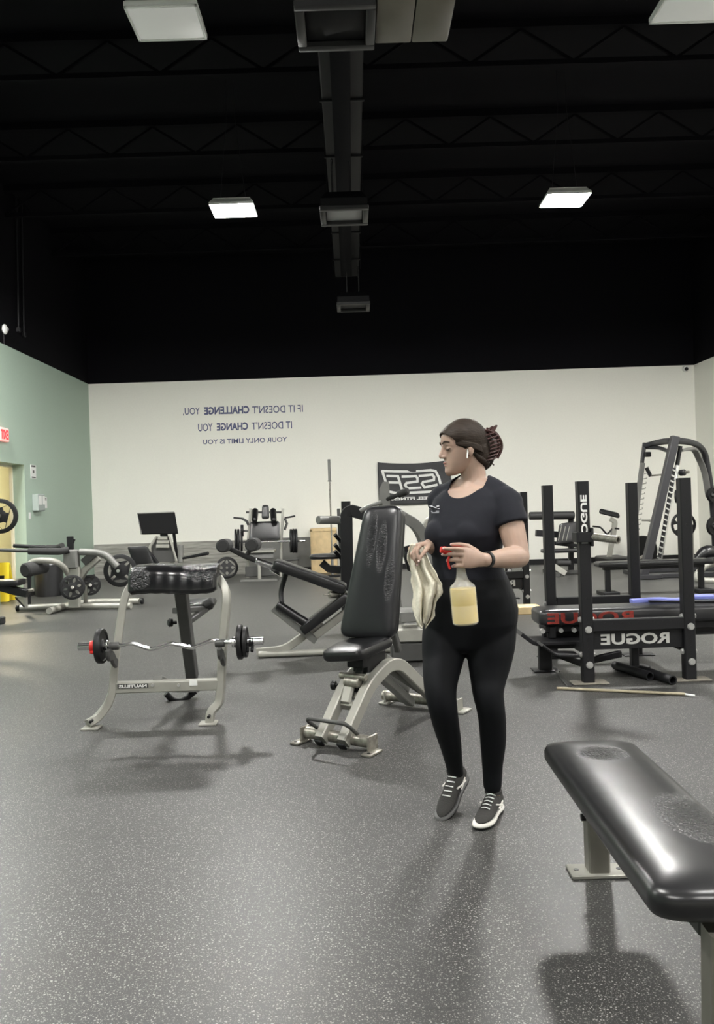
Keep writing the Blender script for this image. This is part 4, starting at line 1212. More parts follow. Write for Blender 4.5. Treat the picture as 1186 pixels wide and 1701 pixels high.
# yellow floor sign in the doorway
q = G(6, 1003)
q = P(7, 990, 13.35)
t = thing('wet_floor_sign', (q.x, 13.35, 0), 'yellow folding floor sign at the left edge below the doorway', 'floor sign')
for s in (-1, 1):
    b = MB(); b.slab(rpoly([(-0.14, 0), (0.14, 0), (0.11, 0.64), (-0.11, 0.64)], 0.03), [(0, 0), (0, 0.02)], frame((q.x, 13.35 + s * 0.12, 0.0), X_, V((0, -s * 0.17, 1)), V((0, -1, -s * 0.17)))); b.build('panel', 'yellow', t)
b = MB(); b.box((q.x + 0.01, 13.19, 0.33), (0.13, 0.01, 0.2), rot=(-0.17, 0, 0), bev=0.002); b.build('black_print', 'black_plastic', t)

# ------------------------------------------------ B: leg press with large black foot plate
YP = 14.2
def B(x, y, dY=0.0): return cp(x, y, YP + dY, 0, 820, 3.953)
t = thing('leg_press', (-3.2, 14.4, 0), 'grey leg press with large black upright footplate, against the back wall', 'exercise machine')
q = [B(905, 130, 0.1), B(1145, 122, 0), B(1168, 262, -0.1), B(932, 267, 0)]
cx_ = (q[0] + q[1] + q[2] + q[3]) / 4
xa_ = ((q[1] - q[0]) + (q[2] - q[3])).normalized(); ya_ = ((q[0] - q[3]) + (q[1] - q[2])).normalized(); za_ = xa_.cross(ya_)
mf = frame(cx_, xa_, ya_, za_)
b = MB(); loc = [mf.inverted() @ p for p in q]
b.slab([(p.x, p.y) for p in loc], [(0.004, -0.03), (0, -0.025), (0, 0.025), (0.004, 0.03)], mf); b.build('foot_plate', 'glass_panel', t)
b = MB(); b.tube([p + V((0, -0.035, 0)) for p in (q[3], q[0], q[1])], 0.012, 8); b.build('plate_edge', 'grey_paint', t)
b = MB(); b.sq([B(1075, 262), B(1080, 285)], 0.12, 0.08, up=Y_); b.sq([B(1140, 240, 0.1), B(1165, 440, 0.1)], 0.05, 0.05, up=Y_); b.build('plate_stem', 'black_metal', t)
b = MB(); rs = [[B(1030, 285), B(1110, 283), B(1110, 283, 0.4), B(1030, 285, 0.4)], [B(990, 365), B(1140, 368), B(1140, 368, 0.5), B(990, 365, 0.5)], [B(995, 450), B(1150, 450), B(1150, 450, 0.5), B(995, 450, 0.5)]]
b.rings(rs); b.build('weight_shroud', 'dark_grey', t, smooth=False)
for (y, w0, w1) in ((292, 1036, 1100), (318, 1030, 1112), (345, 1026, 1112)):
    b = MB(); b.sq([B(w0, y, -0.03), B(w1, y, -0.03)], 0.03, 0.06, up=Z_); b.build('light_bar', 'silver_paint', t)
b = MB(); b.tube([B(1110, 275, -0.05), B(1160, 440, -0.05)], 0.02, 8); b.tube([B(1030, 278, -0.05), B(985, 345, -0.05), B(990, 400, -0.05)], 0.02, 8); b.build('side_rail', 'silver_paint', t)
b = MB(); mpad = frame(B(932, 415, -0.3), V((1, 0.1, 0)), (B(925, 365) - B(965, 465)).normalized(), V((0, -1, 0.3)))
b.pad(rpoly([(-0.17, -0.2), (0.17, -0.2), (0.17, 0.18), (-0.17, 0.18)], 0.05), 0.08, mpad); b.build('back_pad', 'leather', t)
b = MB(); b.sq([B(965, 372, -0.2), B(1045, 470, -0.2)], 0.05, 0.09, up=Y_); b.sq([B(930, 470, -0.2), V((B(930, 470).x, YP - 0.2, 0.03))], 0.08, 0.08, up=Y_); b.build('seat_frame', 'black_metal', t)
for x in (1010, 1130):
    b = MB(); b.sq([B(x, 445, 0.2), V((B(x, 445).x, YP + 0.2, 0.03))], 0.07, 0.07, up=Y_); b.build('leg', 'silver_paint', t)
b = MB(); b.sq([V((B(940, 0).x, YP, 0.035)), V((B(1170, 0).x, YP, 0.035))], 0.09, 0.07); b.build('base', 'silver_paint', t)
b = MB(); b.cyl(P(301, 928, YP), P(346, 919, YP - 0.2), 0.022, 0.03, seg=12, bev=0.004); b.build('weight_horn', 'black_metal', t)
b = MB(); b.cyl(P(300, 905, YP), P(300, 935, YP), 0.05, seg=14, bev=0.01); b.build('shock_cover', 'grey_paint', t)

# plate leaning on the wall beside it
plate(P(377, 943, 16.2), (0.2, -1, 0.3), 0.22, 'weight plate with openings leaning low near the wall, behind the preacher bench', th=0.04, holes=4, web=0.6)
o = bpy.data.objects['weight_plate.006'] if 'weight_plate.006' in bpy.data.objects else None

# ------------------------------------------------ C: hack squat
YH = 16.0
def H(x, y, dY=0.0): return cp(x, y, YH + dY, 210, 820, 3.826)
t = thing('hack_squat', (-1.75, 16.2, 0), 'silver hack squat machine with black padded back, plates both sides, by the back wall', 'exercise machine')
b = MB(); b.pad(rpoly([(-0.30, -0.20), (0.30, -0.20), (0.29, 0.18), (-0.29, 0.18)], 0.05), 0.08, frame(H(880, 238, -0.1), X_, V((0, 0.3, 1)), V((0, -1, 0.3)))); b.build('back_pad', 'leather', t)
b = MB(); b.pad(rpoly([(-0.075, -0.14), (0.075, -0.14), (0.065, 0.14), (-0.065, 0.14)], 0.05), 0.07, frame(H(885, 120, -0.15), X_, V((0, 0.3, 1)), V((0, -1, 0.3)))); b.build('head_pad', 'leather', t)
for x in (818, 932):
    b = MB(); b.limb([H(x, 112, -0.05), H(x + (-4 if x < 880 else 4), 165, -0.25)], [0.065, 0.06], seg=14); b.build('shoulder_pad', 'leather', t)
for x0, x1 in ((790, 775), (995, 985)):
    b = MB(); b.sq([H(x0, 95, 0.1), H(x1, 290, 0), V((H(x1 - 8, 300).x, YH - 0.1, 0.05))], 0.05, 0.06, up=Y_); b.build('side_rail', 'silver_paint', t)
b = MB(); b.sq([H(760, 118, 0.1), H(1000, 118, 0.1)], 0.04, 0.04); b.build('top_crossbar', 'dark_grey', t)
b = MB(); b.tube([H(680, 153, 0), H(735, 158, 0)], 0.018, 8); b.build('hand_grip', 'foam', t)
b = MB(); b.tube([H(1005, 155, 0), H(1072, 142, 0)], 0.018, 8); b.build('hand_grip', 'foam', t)
b = MB(); b.tube([H(735, 158, 0), H(765, 175, 0), H(775, 200, 0)], 0.025, 8); b.tube([H(1005, 155, 0), H(1020, 190, 0), H(1005, 230, 0)], 0.025, 8); b.build('handle_arm', 'dark_grey', t)
b = MB(); b.cyl(H(700, 310, -0.2), H(1135, 300, -0.2), 0.02, seg=12); b.build('weight_axle', 'chrome', t)
for i, (x, R) in enumerate(((695, 0.235), (712, 0.235), (732, 0.2))):
    plate(H(x, 302 + (i == 2) * 0, -0.2), (1, 0.12, -0.02), R, ['outermost black plate on the left side of the hack squat machine', 'middle black plate on the left side of the hack squat machine', 'innermost, smaller black plate on the left side of the hack squat machine'][i], th=0.042, holes=0)
for i, x in enumerate((1046, 1062, 1078)):
    plate(H(x, 300, -0.2), (1, 0.12, -0.02), 0.235 if i else 0.23, ['innermost black plate on the right side of the hack squat machine', 'middle black plate on the right side of the hack squat machine', 'outermost black plate on the right side of the hack squat machine'][i], th=0.042, holes=0)
plate(H(735, 235, 0.0), (1, 0.12, -0.02), 0.115, 'tiny black plate high on the left side of the hack squat machine', th=0.06, holes=0)
b = MB(); b.cyl(H(725, 235, 0), H(775, 235, 0), 0.02, seg=10); b.build('upper_horn', 'chrome', t)
b = MB(); b.cyl(H(1010, 425, 0), H(1098, 418, 0), 0.02, seg=10); b.build('storage_horn', 'dark_grey', t)
b = MB()
p0, p1 = H(745, 370, -0.4), H(945, 362, -0.4)
xm, wd = (p0.x + p1.x) / 2, p1.x - p0.x
M['deck'] = mat('deck', (0.13, 0.13, 0.125), 0.5)
b.box((xm, YH - 0.35, p0.z + 0.0), (wd, 0.35, 0.05), bev=0.01); b.build('foot_deck', 'silver_paint', t)
b = MB(); b.box((xm, YH - 0.45, (p0.z) / 2 + 0.25), (wd - 0.04, 0.03, p0.z - 0.36), rot=(-0.12, 0, 0), bev=0.01); b.build('deck_front', 'deck', t)
b = MB(); b.box((xm, YH - 0.4, 0.19), (wd - 0.04, 0.04, 0.2), bev=0.01); b.build('lower_panel', 'dark_grey', t)
b = MB(); b.sq([(xm, YH - 0.5, 0.0), (xm, YH - 0.5, 0.42)], 0.06, 0.04, up=Y_); b.build('front_post', 'silver_paint', t)
b = MB(); b.box((xm - 0.02, YH - 0.5, 0.025), (wd + 0.1, 0.06, 0.05), bev=0.006); b.build('base', 'grey_paint', t)

# ------------------------------------------------ plywood box, standing barbell
q0, q1 = P(518.5, 949, 17.3), P(561, 949, 17.3)
t = thing('plywood_box', ((q0.x + q1.x) / 2, 17.2, 0), 'pale plywood box standing against the back wall, behind the upright bar', 'box')
hh = P(540, 877, 17.3).z
b = MB(); b.box(((q0.x + q1.x) / 2, 17.26, hh / 2), (q1.x - q0.x, 0.55, hh), bev=0.006); b.build('body', 'plywood', t)
b = MB(); b.box(((q0.x + q1.x) / 2, 16.98, hh - 0.04), (q1.x - q0.x + 0.01, 0.02, 0.05), bev=0.003); b.box(((q0.x + q1.x) / 2, 16.98, 0.03), (q1.x - q0.x + 0.01, 0.02, 0.05), bev=0.003)
b.box((q0.x + 0.02, 16.98, hh / 2), (0.03, 0.02, hh), bev=0.003); b.build('edge_trim', 'plywood', t)
t = thing('upright_barbell', P(549, 930, 16.2), 'long steel barbell standing upright in front of the back wall', 'barbell')
xb, yb = P(549, 845, 16.2).x, 16.2
zt_ = P(549, 763, 16.2).z
b = MB(); b.cyl((xb, yb, 0.04), (xb, yb, zt_ - 0.4), 0.016, seg=12); b.build('shaft', 'worn_steel', t)
b = MB(); b.cyl((xb, yb, zt_ - 0.42), (xb, yb, zt_), 0.027, seg=14, bev=0.003); b.cyl((xb, yb, zt_ - 0.44), (xb, yb, zt_ - 0.42), 0.04, seg=14); b.build('sleeve', 'grey_paint', t)
b = MB(); b.cyl((xb, yb, 0.03), (xb, yb, 0.43), 0.027, seg=14, bev=0.003); b.cyl((xb, yb, 0.43), (xb, yb, 0.47), 0.04, seg=14); b.build('sleeve', 'grey_paint', t)
b = MB(); b.box((xb, yb, 0.015), (0.3, 0.3, 0.03), bev=0.006); tag(b.build('bar_holder', 'black_metal'), 'flat black holder under the upright barbell', 'bar holder')

# ------------------------------------------------ D: curved bench with foam rollers
YD = 7.35
def Dm(x, y, dY=0.0): return cp(x, y, YD + dY, 340, 740, 3.294)
t = thing('leg_curl_bench', (-0.55, 7.5, 0), 'black and silver leg curl bench with round foam rollers, behind the adjustable bench', 'exercise machine')
for (x, y, dx_) in ((97, 550, 25), (255, 545, 22)):
    a_, c_ = Dm(x, y, -0.20), Dm(x + dx_, y - 5, 0.12)
    b = MB(); b.cyl(a_, c_, 0.060, seg=20, bev=0.014); b.build('foam_roller', 'foam', t)
b = MB(); b.tube([Dm(130, 560, 0), Dm(225, 608, 0), Dm(290, 632, 0)], 0.024, 10); b.tube([Dm(255, 560, 0), Dm(225, 608, 0)], 0.02, 10); b.build('roller_arm', 'foam', t)
b = MB(); b.cyl(Dm(280, 630, 0), Dm(375, 662, 0), 0.03, seg=14, bev=0.004); b.cyl(Dm(355, 680, -0.02), Dm(410, 715, -0.02), 0.012, seg=10); b.build('arm_sleeve', 'chrome', t)
def board(p0, p1, th, wd, name, m, dY=0.0, k=0.04):
    p0, p1 = V(p0), V(p1); d = (p1 - p0); L = d.length; d.normalize()
    zz = X_.cross(d) if False else V((-d.z, 0, d.x)).normalized()
    if zz.z < 0: zz = -zz
    b = MB(); b.pad(rpoly([(0, -wd / 2), (L, -wd / 2), (L, wd / 2), (0, wd / 2)], k), th, frame(p0 + V((0, dY, 0)) - zz * th / 2, d, zz.cross(d), zz), b=0.014)
    return b.build(name, m, t)
board(Dm(380, 645), Dm(770, 785), 0.085, 0.30, 'long_pad', 'leather', 0.0)
b = MB(); b.tube(rp([Dm(445, 700, 0.1), Dm(415, 800, 0.1), Dm(422, 860, 0.05)], 0.06), 0.024, 10); b.build('curved_strut', 'black_metal', t)
b = MB(); b.cyl(Dm(395, 868, -0.05), Dm(560, 975, -0.05), 0.042, seg=18, bev=0.012); b.build('foam_bar', 'leather', t)
b = MB(); b.sq([Dm(375, 890, 0), Dm(470, 965, 0), Dm(610, 1070, 0)], 0.06, 0.05, up=Y_); b.build('lower_arm', 'grey_paint', t)
board(Dm(535, 1010), Dm(790, 815), 0.085, 0.28, 'knee_pad', 'leather')
b = MB(); b.sq([Dm(605, 1040, 0), Dm(770, 915, 0)], 0.07, 0.05, up=Y_); b.build('pad_rail', 'silver_paint', t)
b = MB(); b.sq(rp([Dm(285, 1130, 0.05), Dm(430, 1118, 0.05), Dm(500, 1072, 0.1), Dm(640, 970, 0.2)], 0.12), 0.05, 0.07, up=Z_); b.build('foot_tube', 'silver_paint', t)
q0, q1 = G(430, 1093), G(668, 1083)
b = MB(); b.tube([q0 + Z_ * 0.03, q1 + Z_ * 0.03], 0.03, 12); b.build('floor_tube', 'silver_paint', t)
b = MB(); b.sq([Dm(770, 915, 0.1), V((Dm(800, 0).x, YD + 0.1, 0.02))], 0.07, 0.07, up=Y_); b.build('post', 'grey_paint', t)
b = MB(); b.cyl(Dm(645, 815, -0.1), Dm(680, 815, -0.1), 0.006, seg=8); b.cyl(Dm(680, 818, -0.1), Dm(735, 812, -0.05), 0.032, seg=14, bev=0.008); b.build('pull_knob', 'worn_steel', t)

# ------------------------------------------------ E: black frame with horn and hooks
YE = 8.6
def Ef(x, y, dY=0.0): return cp(x, y, YE + dY, 340, 740, 3.294)
t = thing('black_press_frame', (0.0, 8.6, 0), 'black square-tube press frame with hooks and grey horn, behind the tall backrest', 'weight rack')
q = Ef(773, 800)
b = MB(); b.sq(rp([V((Ef(775, 700).x, YE, 0.02)), Ef(775, 375), Ef(800, 355), Ef(900, 385)], 0.05), 0.13, 0.11, up=Y_); b.build('main_frame', 'black_metal', t)
b = MB(); b.sq([Ef(773, 360, 0.12), Ef(772, 305, 0.12)], 0.10, 0.10, up=Y_); b.build('upright', 'black_metal', t)
b = MB(); b.box(Ef(733, 375, 0.2), (0.035, 0.04, 0.12), bev=0.003); b.build('white_tag', 'grey_paint', t)
b = MB(); b.sq([V((Ef(740, 0).x, YE + 0.35, 0.02)), Ef(740, 400, 0.35)], 0.06, 0.06, up=Y_); b.build('rear_upright', 'dark_grey', t)
b = MB(); b.cyl(Ef(750, 408, 0.2), Ef(620, 408, 0.0), 0.045, seg=18, bev=0.004); b.build('storage_horn', 'grey_paint', t)
for y in (500, 555, 590):
    b = MB(); b.sq([Ef(745, y + 25, 0.1), Ef(712, y - 12, 0.05)], 0.04, 0.04, up=Y_); b.build('bar_hook', 'black_plastic', t)
b = MB(); b.pad(rpoly([(-0.17, -0.15), (0.17, -0.15), (0.17, 0.15), (-0.17, 0.15)], 0.08), 0.05, Matrix.Translation(Ef(660, 620, 0.2))); b.build('seat_pad', 'leather', t)
b = MB(); b.sq([Ef(640, 640, 0.2), Ef(680, 675, 0.2), Ef(745, 680, 0.2)], 0.08, 0.10, up=Y_); b.build('seat_bracket', 'black_metal', t)

# ------------------------------------------------ F: grey seated machine behind the woman
YG = 7.6
def F5(x, y, dY=0.0): return cp(x, y, YG + dY, 470, 820, 3.619)
def F6(x, y, dY=0.0): return cp(x, y, YG + dY, 660, 680, 4.475)
t = thing('shrouded_machine', (0.55, 7.8, 0), 'light grey upright machine with curved shroud and roller handle, between the backrest and the woman', 'exercise machine')
b = MB(); q0, q1 = P(651, 802, YG), P(655, 870, YG)
b.rings([[P(636, 800, YG), P(646, 800, YG), P(646, 800, YG + 0.08), P(636, 800, YG + 0.08)], [P(630, 812, YG), P(647, 812, YG), P(647, 812, YG + 0.12), P(630, 812, YG + 0.12)], [P(627, 880, YG), P(650, 880, YG), P(650, 880, YG + 0.12), P(627, 880, YG + 0.12)]])
b.build('head_cover', 'grey_paint', t, smooth=False)
b = MB(); b.sq([P(640, 870, YG + 0.06), V((P(660, 870, YG).x, YG + 0.06, 0.1))], 0.10, 0.12, up=Y_); b.build('column', 'grey_paint', t)
b = MB(); b.cyl(P(642, 830, YG + 0.02), P(666, 820, YG - 0.12), 0.018, 0.02, seg=14); b.cyl(P(661, 822, YG - 0.1), P(678, 815, YG - 0.18), 0.034, seg=16, bev=0.012); b.build('roller_handle', 'foam', t)
b = MB(); b.tube(catmull([P(634, 834, YG), P(612, 842, YG), P(598, 849, YG)], 5), 0.022, 10); b.build('side_arm', 'grey_paint', t)
b = MB(); b.sq(catmull([P(668, 858, YG), P(690, 872, YG + 0.05), P(704, 896, YG + 0.1), P(712, 930, YG + 0.1), P(715, 975, YG + 0.1)], 6), 0.10, 0.11, up=Y_); b.build('curved_shroud', 'grey_paint', t)
b = MB(); b.tube(catmull([P(716, 860, YG + 0.2), P(707, 868, YG + 0.2), P(703, 885, YG + 0.2), P(707, 905, YG + 0.2)], 5), 0.025, 10); b.build('handle_loop', 'silver_paint', t)
b = MB(); b.cyl(P(672, 930, YG - 0.1), P(690, 925, YG - 0.1), 0.12, seg=20, bev=0.02); b.build('pulley_cover', 'black_plastic', t)
for (x0, y0, x1, y1, m_, n_) in ((664, 1016, 700, 1034, 'grey_paint', 'weight_box'), (660, 1046, 712, 1066, 'silver_paint', 'base_cover'), (650, 1070, 718, 1098, 'dark_grey', 'base_block')):
    a_, c_ = P(x0, y0, 6.9), P(x1, y1, 6.9)
    b = MB(); b.box(((a_.x + c_.x) / 2, 7.05, (a_.z + c_.z) / 2), (c_.x - a_.x, 0.3, abs(a_.z - c_.z)), bev=0.01); b.build(n_, m_, t)
b = MB(); b.sq([V((P(665, 0, 7.1).x, 7.1, 0.03)), V((P(665, 0, 7.1).x, 7.1, 0.4))], 0.05, 0.05, up=Y_); b.sq([V((P(665, 0, 7.1).x, 7.1, 0.03)), V((P(770, 0, 7.1).x, 7.5, 0.03))], 0.06, 0.06); b.build('base_frame', 'grey_paint', t)
q = G(765, 1180)

# ------------------------------------------------ J: black seated machine behind the rack
YJ = 15.0
def J(x, y, dY=0.0): return cp(x, y, YJ + dY, 860, 840, 3.638)
t = thing('chest_press_machine', (3.7, 15.2, 0), 'black plate-loaded machine with padded roller, seen between the rack posts', 'exercise machine')
b = MB(); b.cyl(J(70, 62), J(340, 58), 0.075, seg=18, bev=0.01); b.build('top_roller', 'rubber', t)
for x in (182, 320):
    b = MB(); b.sq([J(x, 70, 0.1), V((J(x, 70).x, YJ + 0.1, 0.05))], 0.09, 0.09, up=Y_); b.build('upright', 'black_metal', t)
b = MB(); b.sq([J(110, 165), J(240, 175)], 0.12, 0.12); b.build('shaft', 'black_metal', t)
b = MB(); mpd = frame(J(295, 168, -0.2), V((1, 0, 0.1)), V((0.25, 0.2, 1)), V((0, -1, 0.2)))
b.pad(rpoly([(-0.17, -0.2), (0.17, -0.2), (0.17, 0.2), (-0.17, 0.2)], 0.04), 0.08, mpd); b.build('back_pad', 'leather', t)
for k in range(3):
    b = MB(); b.sq([J(245 + k * 24, 210, -0.32), J(265 + k * 24, 125, -0.32)], 0.012, 0.012, up=Y_, b=0.002); b.build('pad_stripe', 'silver_paint', t)
b = MB(); b.sq([J(205, 225, -0.1), J(360, 242, -0.1)], 0.08, 0.07); b.build('lower_arm', 'black_metal', t)
b = MB(); b.pad(rpoly([(-0.36, -0.16), (0.36, -0.16), (0.36, 0.16), (-0.36, 0.16)], 0.05), 0.07, Matrix.Translation(J(265, 283, -0.1))); b.build('seat_pad', 'leather', t)
b = MB(); b.sq([J(170, 335, -0.3), J(290, 412, -0.4)], 0.10, 0.09, up=Y_); b.build('silver_strut', 'silver_paint', t)
b = MB(); b.cyl(J(235, 345, -0.3), J(318, 347, -0.3), 0.06, seg=14, bev=0.01); b.build('lower_roller', 'rubber', t)
b = MB(); b.sq([V((J(180, 0).x, YJ - 0.1, 0.04)), V((J(360, 0).x, YJ - 0.1, 0.04))], 0.08, 0.07); b.sq([V((J(182, 0).x, YJ - 0.6, 0.04)), V((J(182, 0).x, YJ + 0.4, 0.04))], 0.08, 0.07); b.build('base', 'dark_grey', t)

# ------------------------------------------------ K: upright exercise bike and elliptical
YK = 16.6
def K(x, y, dY=0.0): return cp(x, y, YK + dY, 860, 840, 3.638)
t = thing('cardio_machine', (5.1, 16.6, 0), 'pale treadmill-like cardio machine with dark console, left of the slanted Smith machine', 'exercise machine')
b = MB(); mpd = frame(K(552, 52), V((1, 0, -0.28)), V((0.25, 0.5, 1)), V((0, -1, 0.5))); b.pad(rpoly([(-0.22, -0.05), (0.22, -0.05), (0.2, 0.06), (-0.21, 0.06)], 0.05), 0.06, mpd); b.build('console', 'black_plastic', t)
b = MB(); b.sq(rp([K(560, 80), K(588, 95), K(580, 160), V((K(548, 330).x, YK, 0.1))], 0.1), 0.09, 0.09, up=Y_); b.build('mast', 'silver_paint', t)
b = MB(); b.tube(rp([K(455, 125, -0.2), K(500, 130, -0.1), K(540, 175, 0), K(575, 135, 0), K(612, 140, -0.1)], 0.05), 0.018, 8); b.build('handlebar', 'black_metal', t)
b = MB(); b.box(V((K(580, 0).x, YK, 0.1)), (0.5, 1.2, 0.16), bev=0.03); b.build('base', 'black_plastic', t)
t = thing('elliptical_trainer', (5.9, 16.5, 0), 'silver elliptical trainer seen through the frame of the Smith machine', 'exercise machine')
b = MB(); b.lathe(K(745, 268, 0.1), (0.15, -1, 0), [(0, 0.18), (0, 0.28), (0.03, 0.30), (0.12, 0.30), (0.15, 0.27), (0.15, 0.05)], seg=32); b.build('flywheel_cover', 'black_plastic', t)
b = MB(); b.tube(catmull([K(745, 225, 0), K(790, 245, 0), K(805, 225, 0), K(805, 165, 0), K(825, 90, 0)], 5), 0.035, 10); b.build('mast', 'silver_paint', t)
b = MB(); b.tube([K(750, 88, 0), K(835, 90, 0)], 0.022, 8); b.box(K(815, 90, 0), (0.12, 0.1, 0.06)); b.build('handlebar', 'silver_paint', t)
b = MB(); b.sq([K(700, 330, -0.2), K(800, 290, -0.1)], 0.06, 0.05); b.sq([K(695, 325, 0.2), K(790, 275, 0.2)], 0.06, 0.05); b.build('pedal_rail', 'silver_paint', t)
b = MB(); b.box((K(740, 0).x, YK, 0.06), (0.6, 1.1, 0.1), bev=0.02); b.build('base', 'black_plastic', t)

# ------------------------------------------------ L: Smith machine
YS = 14.0
def S7(x, y, dY=0.0): return cp(x, y, YS + dY, 1000, 700, 6.377)
t = thing('smith_machine', (5.3, 14.3, 0), 'tall dark grey Smith machine with slanted uprights and chrome guides, at the right', 'exercise machine')
p0 = S7(775, 160, -0.4); p1 = P(1068, 958, YS - 0.4); p1.z = 0.03
b = MB(); b.sq([p1, p0], 0.125, 0.13, up=Y_)
M['smith_paint'] = mat('smith_paint', (0.032, 0.032, 0.036), 0.4, metal=0.2)

b.build('front_upright', 'smith_paint', t)
q0 = S7(452, 228, 0.7); q1 = P(1042, 950, YS + 0.7); q1.z = 0.05
b = MB(); b.sq([q1, q0], 0.05, 0.09, up=Y_); b.build('rear_upright', 'smith_paint', t)
b = MB(); b.tube(catmull([S7(455, 262, 0.7), S7(560, 232, 0.5), S7(660, 212, 0.1), S7(770, 208, -0.3), S7(900, 215, -0.1), S7(1000, 245, 0.2), S7(1070, 310, 0.4), S7(1105, 420, 0.5), S7(1150, 700, 0.6), S7(1180, 1000, 0.7), S7(1200, 1350, 0.8)], 6), 0.055, 12); b.build('top_arch', 'smith_paint', t)
b = MB(); b.tube(catmull([S7(455, 275, 0.75), S7(600, 280, 0.4), S7(690, 310, 0), S7(740, 300, -0.3)], 5), 0.035, 10); b.build('inner_arch', 'smith_paint', t)
b = MB(); b.sq(catmull([S7(830, 310, -0.3), S7(900, 295, -0.1), S7(975, 300, 0.2), S7(1020, 380, 0.4), S7(1085, 540, 0.5), S7(1130, 800, 0.6)], 5), 0.05, 0.10, up=Y_); b.build('side_gusset', 'grey_paint', t)
b = MB(); b.sq([S7(430, 440, 0.6), S7(320, 1300, 0.6)], 0.08, 0.05, up=Y_); rk_ = b.build('catch_rail', 'grey_paint', t)
for k in range(14):
    f = k / 14; q = S7(455 - 110 * f, 500 + 760 * f, 0.55); b = MB(); b.tube([q, q + V((0.05, -0.03, 0.01)), q + V((0.05, -0.03, 0.035))], 0.010, 6); b.build('bar_catch', 'silver_paint', rk_)
g0, g1 = S7(830, 262, -0.3), S7(628, 1460, -0.3)
b = MB(); b.cyl(g0.lerp(g1, 0.0), g0.lerp(g1, 0.17), 0.035, seg=12); b.build('guide_cover', 'black_plastic', t)
b = MB(); b.cyl(g0.lerp(g1, 0.17), g0.lerp(g1, 0.30), 0.04, seg=12); b.build('bearing', 'fix_white', t)
b = MB(); b.cyl(g0.lerp(g1, 0.3), g1, 0.018, seg=12); b.build('guide_rod', 'chrome', t)
b = MB(); b.sq([S7(765, 490, -0.33), S7(600, 1480, -0.33)], 0.06, 0.02, up=Y_); hr = b.build('catch_rail', 'smith_paint', t)
for k in range(17):
    f = (k + 0.5) / 17; q = S7(765, 490, -0.37).lerp(S7(600, 1480, -0.37), f); b = MB(); b.box(q, (0.07, 0.02, 0.030), rot=(0, 0.5, 0), bev=0.003); b.build('catch_slot', 'chrome', hr)
b = MB(); b.cyl(S7(515, 575, 0.5), S7(660, 562, 0.0), 0.016, seg=12); b.cyl(S7(660, 562, 0.0), S7(830, 545, -0.3), 0.016, seg=12); b.cyl(S7(830, 545, -0.3), S7(920, 535, -0.45), 0.025, seg=12); b.build('lift_bar', 'worn_steel', t)
b = MB(); b.sq([S7(470, 490, 0.5), S7(515, 580, 0.5)], 0.05, 0.07, up=Y_); b.build('bar_carriage', 'black_metal', t)
b = MB(); b.box(S7(485, 350, 0.6), (0.10, 0.08, 0.09), bev=0.01); b.build('pulley_block', 'black_plastic', t)
b = MB(); b.cyl(S7(825, 545, -0.33), S7(880, 540, -0.4), 0.055, seg=16, bev=0.01); b.build('bar_collar', 'black_metal', t)
for s in (-0.4, 0.7):
    b = MB(); b.sq([(p1.x - 0.1 if s < 0 else q1.x, YS + s, 0.04), (6.9, YS + s, 0.04)], 0.09, 0.07); b.build('base_rail', 'smith_paint', t)
b = MB(); b.sq([(p1.x, YS - 0.5, 0.035), (q1.x, YS + 0.8, 0.035)], 0.09, 0.07); b.box((p1.x + 0.0, YS - 0.55, 0.04), (0.5, 0.12, 0.07), bev=0.01); b.build('foot', 'smith_paint', t)
plate(S7(800, 795, 0.3), (1, -0.6, 0), 0.115, 'small solid plate high on the Smith machine, peeking left of the rack post', th=0.07, holes=0)
plate(S7(863, 1095, 0.9), (0.1, -1, 0), 0.235, 'six-spoke weight plate behind the right rack post', th=0.05, holes=6, web=0.28, hub=0.3, hole_out=0.86)
plate(S7(1170, 780, 0.5), (0.5, -1, 0), 0.13, 'upper black plate at the right edge, on the Smith machine storage', th=0.06, holes=0)
plate(S7(1185, 1110, 0.5), (0.5, -1, 0), 0.17, 'lower black plate at the right edge, on the Smith machine storage', th=0.06, holes=0)
b = MB()
for (x, y, dY) in ((863, 1095, 0.9), (800, 795, 0.3), (1170, 780, 0.5), (1185, 1110, 0.5)):
    pass
b.bm.free()
for (x, y, dY) in ((1170, 780, 0.5), (1185, 1110, 0.5), (800, 795, 0.3)):
    q = S7(x, y, dY); b = MB(); b.cyl(q + V((-0.03, -0.1, 0)), q + V((0.08, 0.1, 0)), 0.024, seg=10); b.build('storage_horn', 'dark_grey', t)
# plate tree carrying the spoked plate
t = thing('plate_tree', (P(1135, 940, 14.9).x, 14.95, 0), 'pale storage post holding the spoked plate, behind the right rack post', 'plate rack')
xq = P(1139, 940, 14.95).x
zp = S7(863, 1095, 0.9).z
b = MB(); b.sq([(xq - 0.03, 15.0, 0.04), (xq - 0.03, 15.0, zp + 0.1)], 0.09, 0.09, up=Y_); b.sq([(xq + 0.22, 15.2, 0.04), (xq + 0.22, 15.2, zp)], 0.07, 0.07, up=Y_); b.build('post', 'silver_paint', t)
b = MB(); b.box((xq, 15.05, 0.03), (0.5, 0.5, 0.05), bev=0.01); b.build('base', 'silver_paint', t)
b = MB(); q = S7(863, 1095, 0.9); b.cyl(q + V((0, -0.12, 0)), V((q.x, 15.0, q.z)), 0.022, seg=12); b.build('horn', 'silver_paint', t)

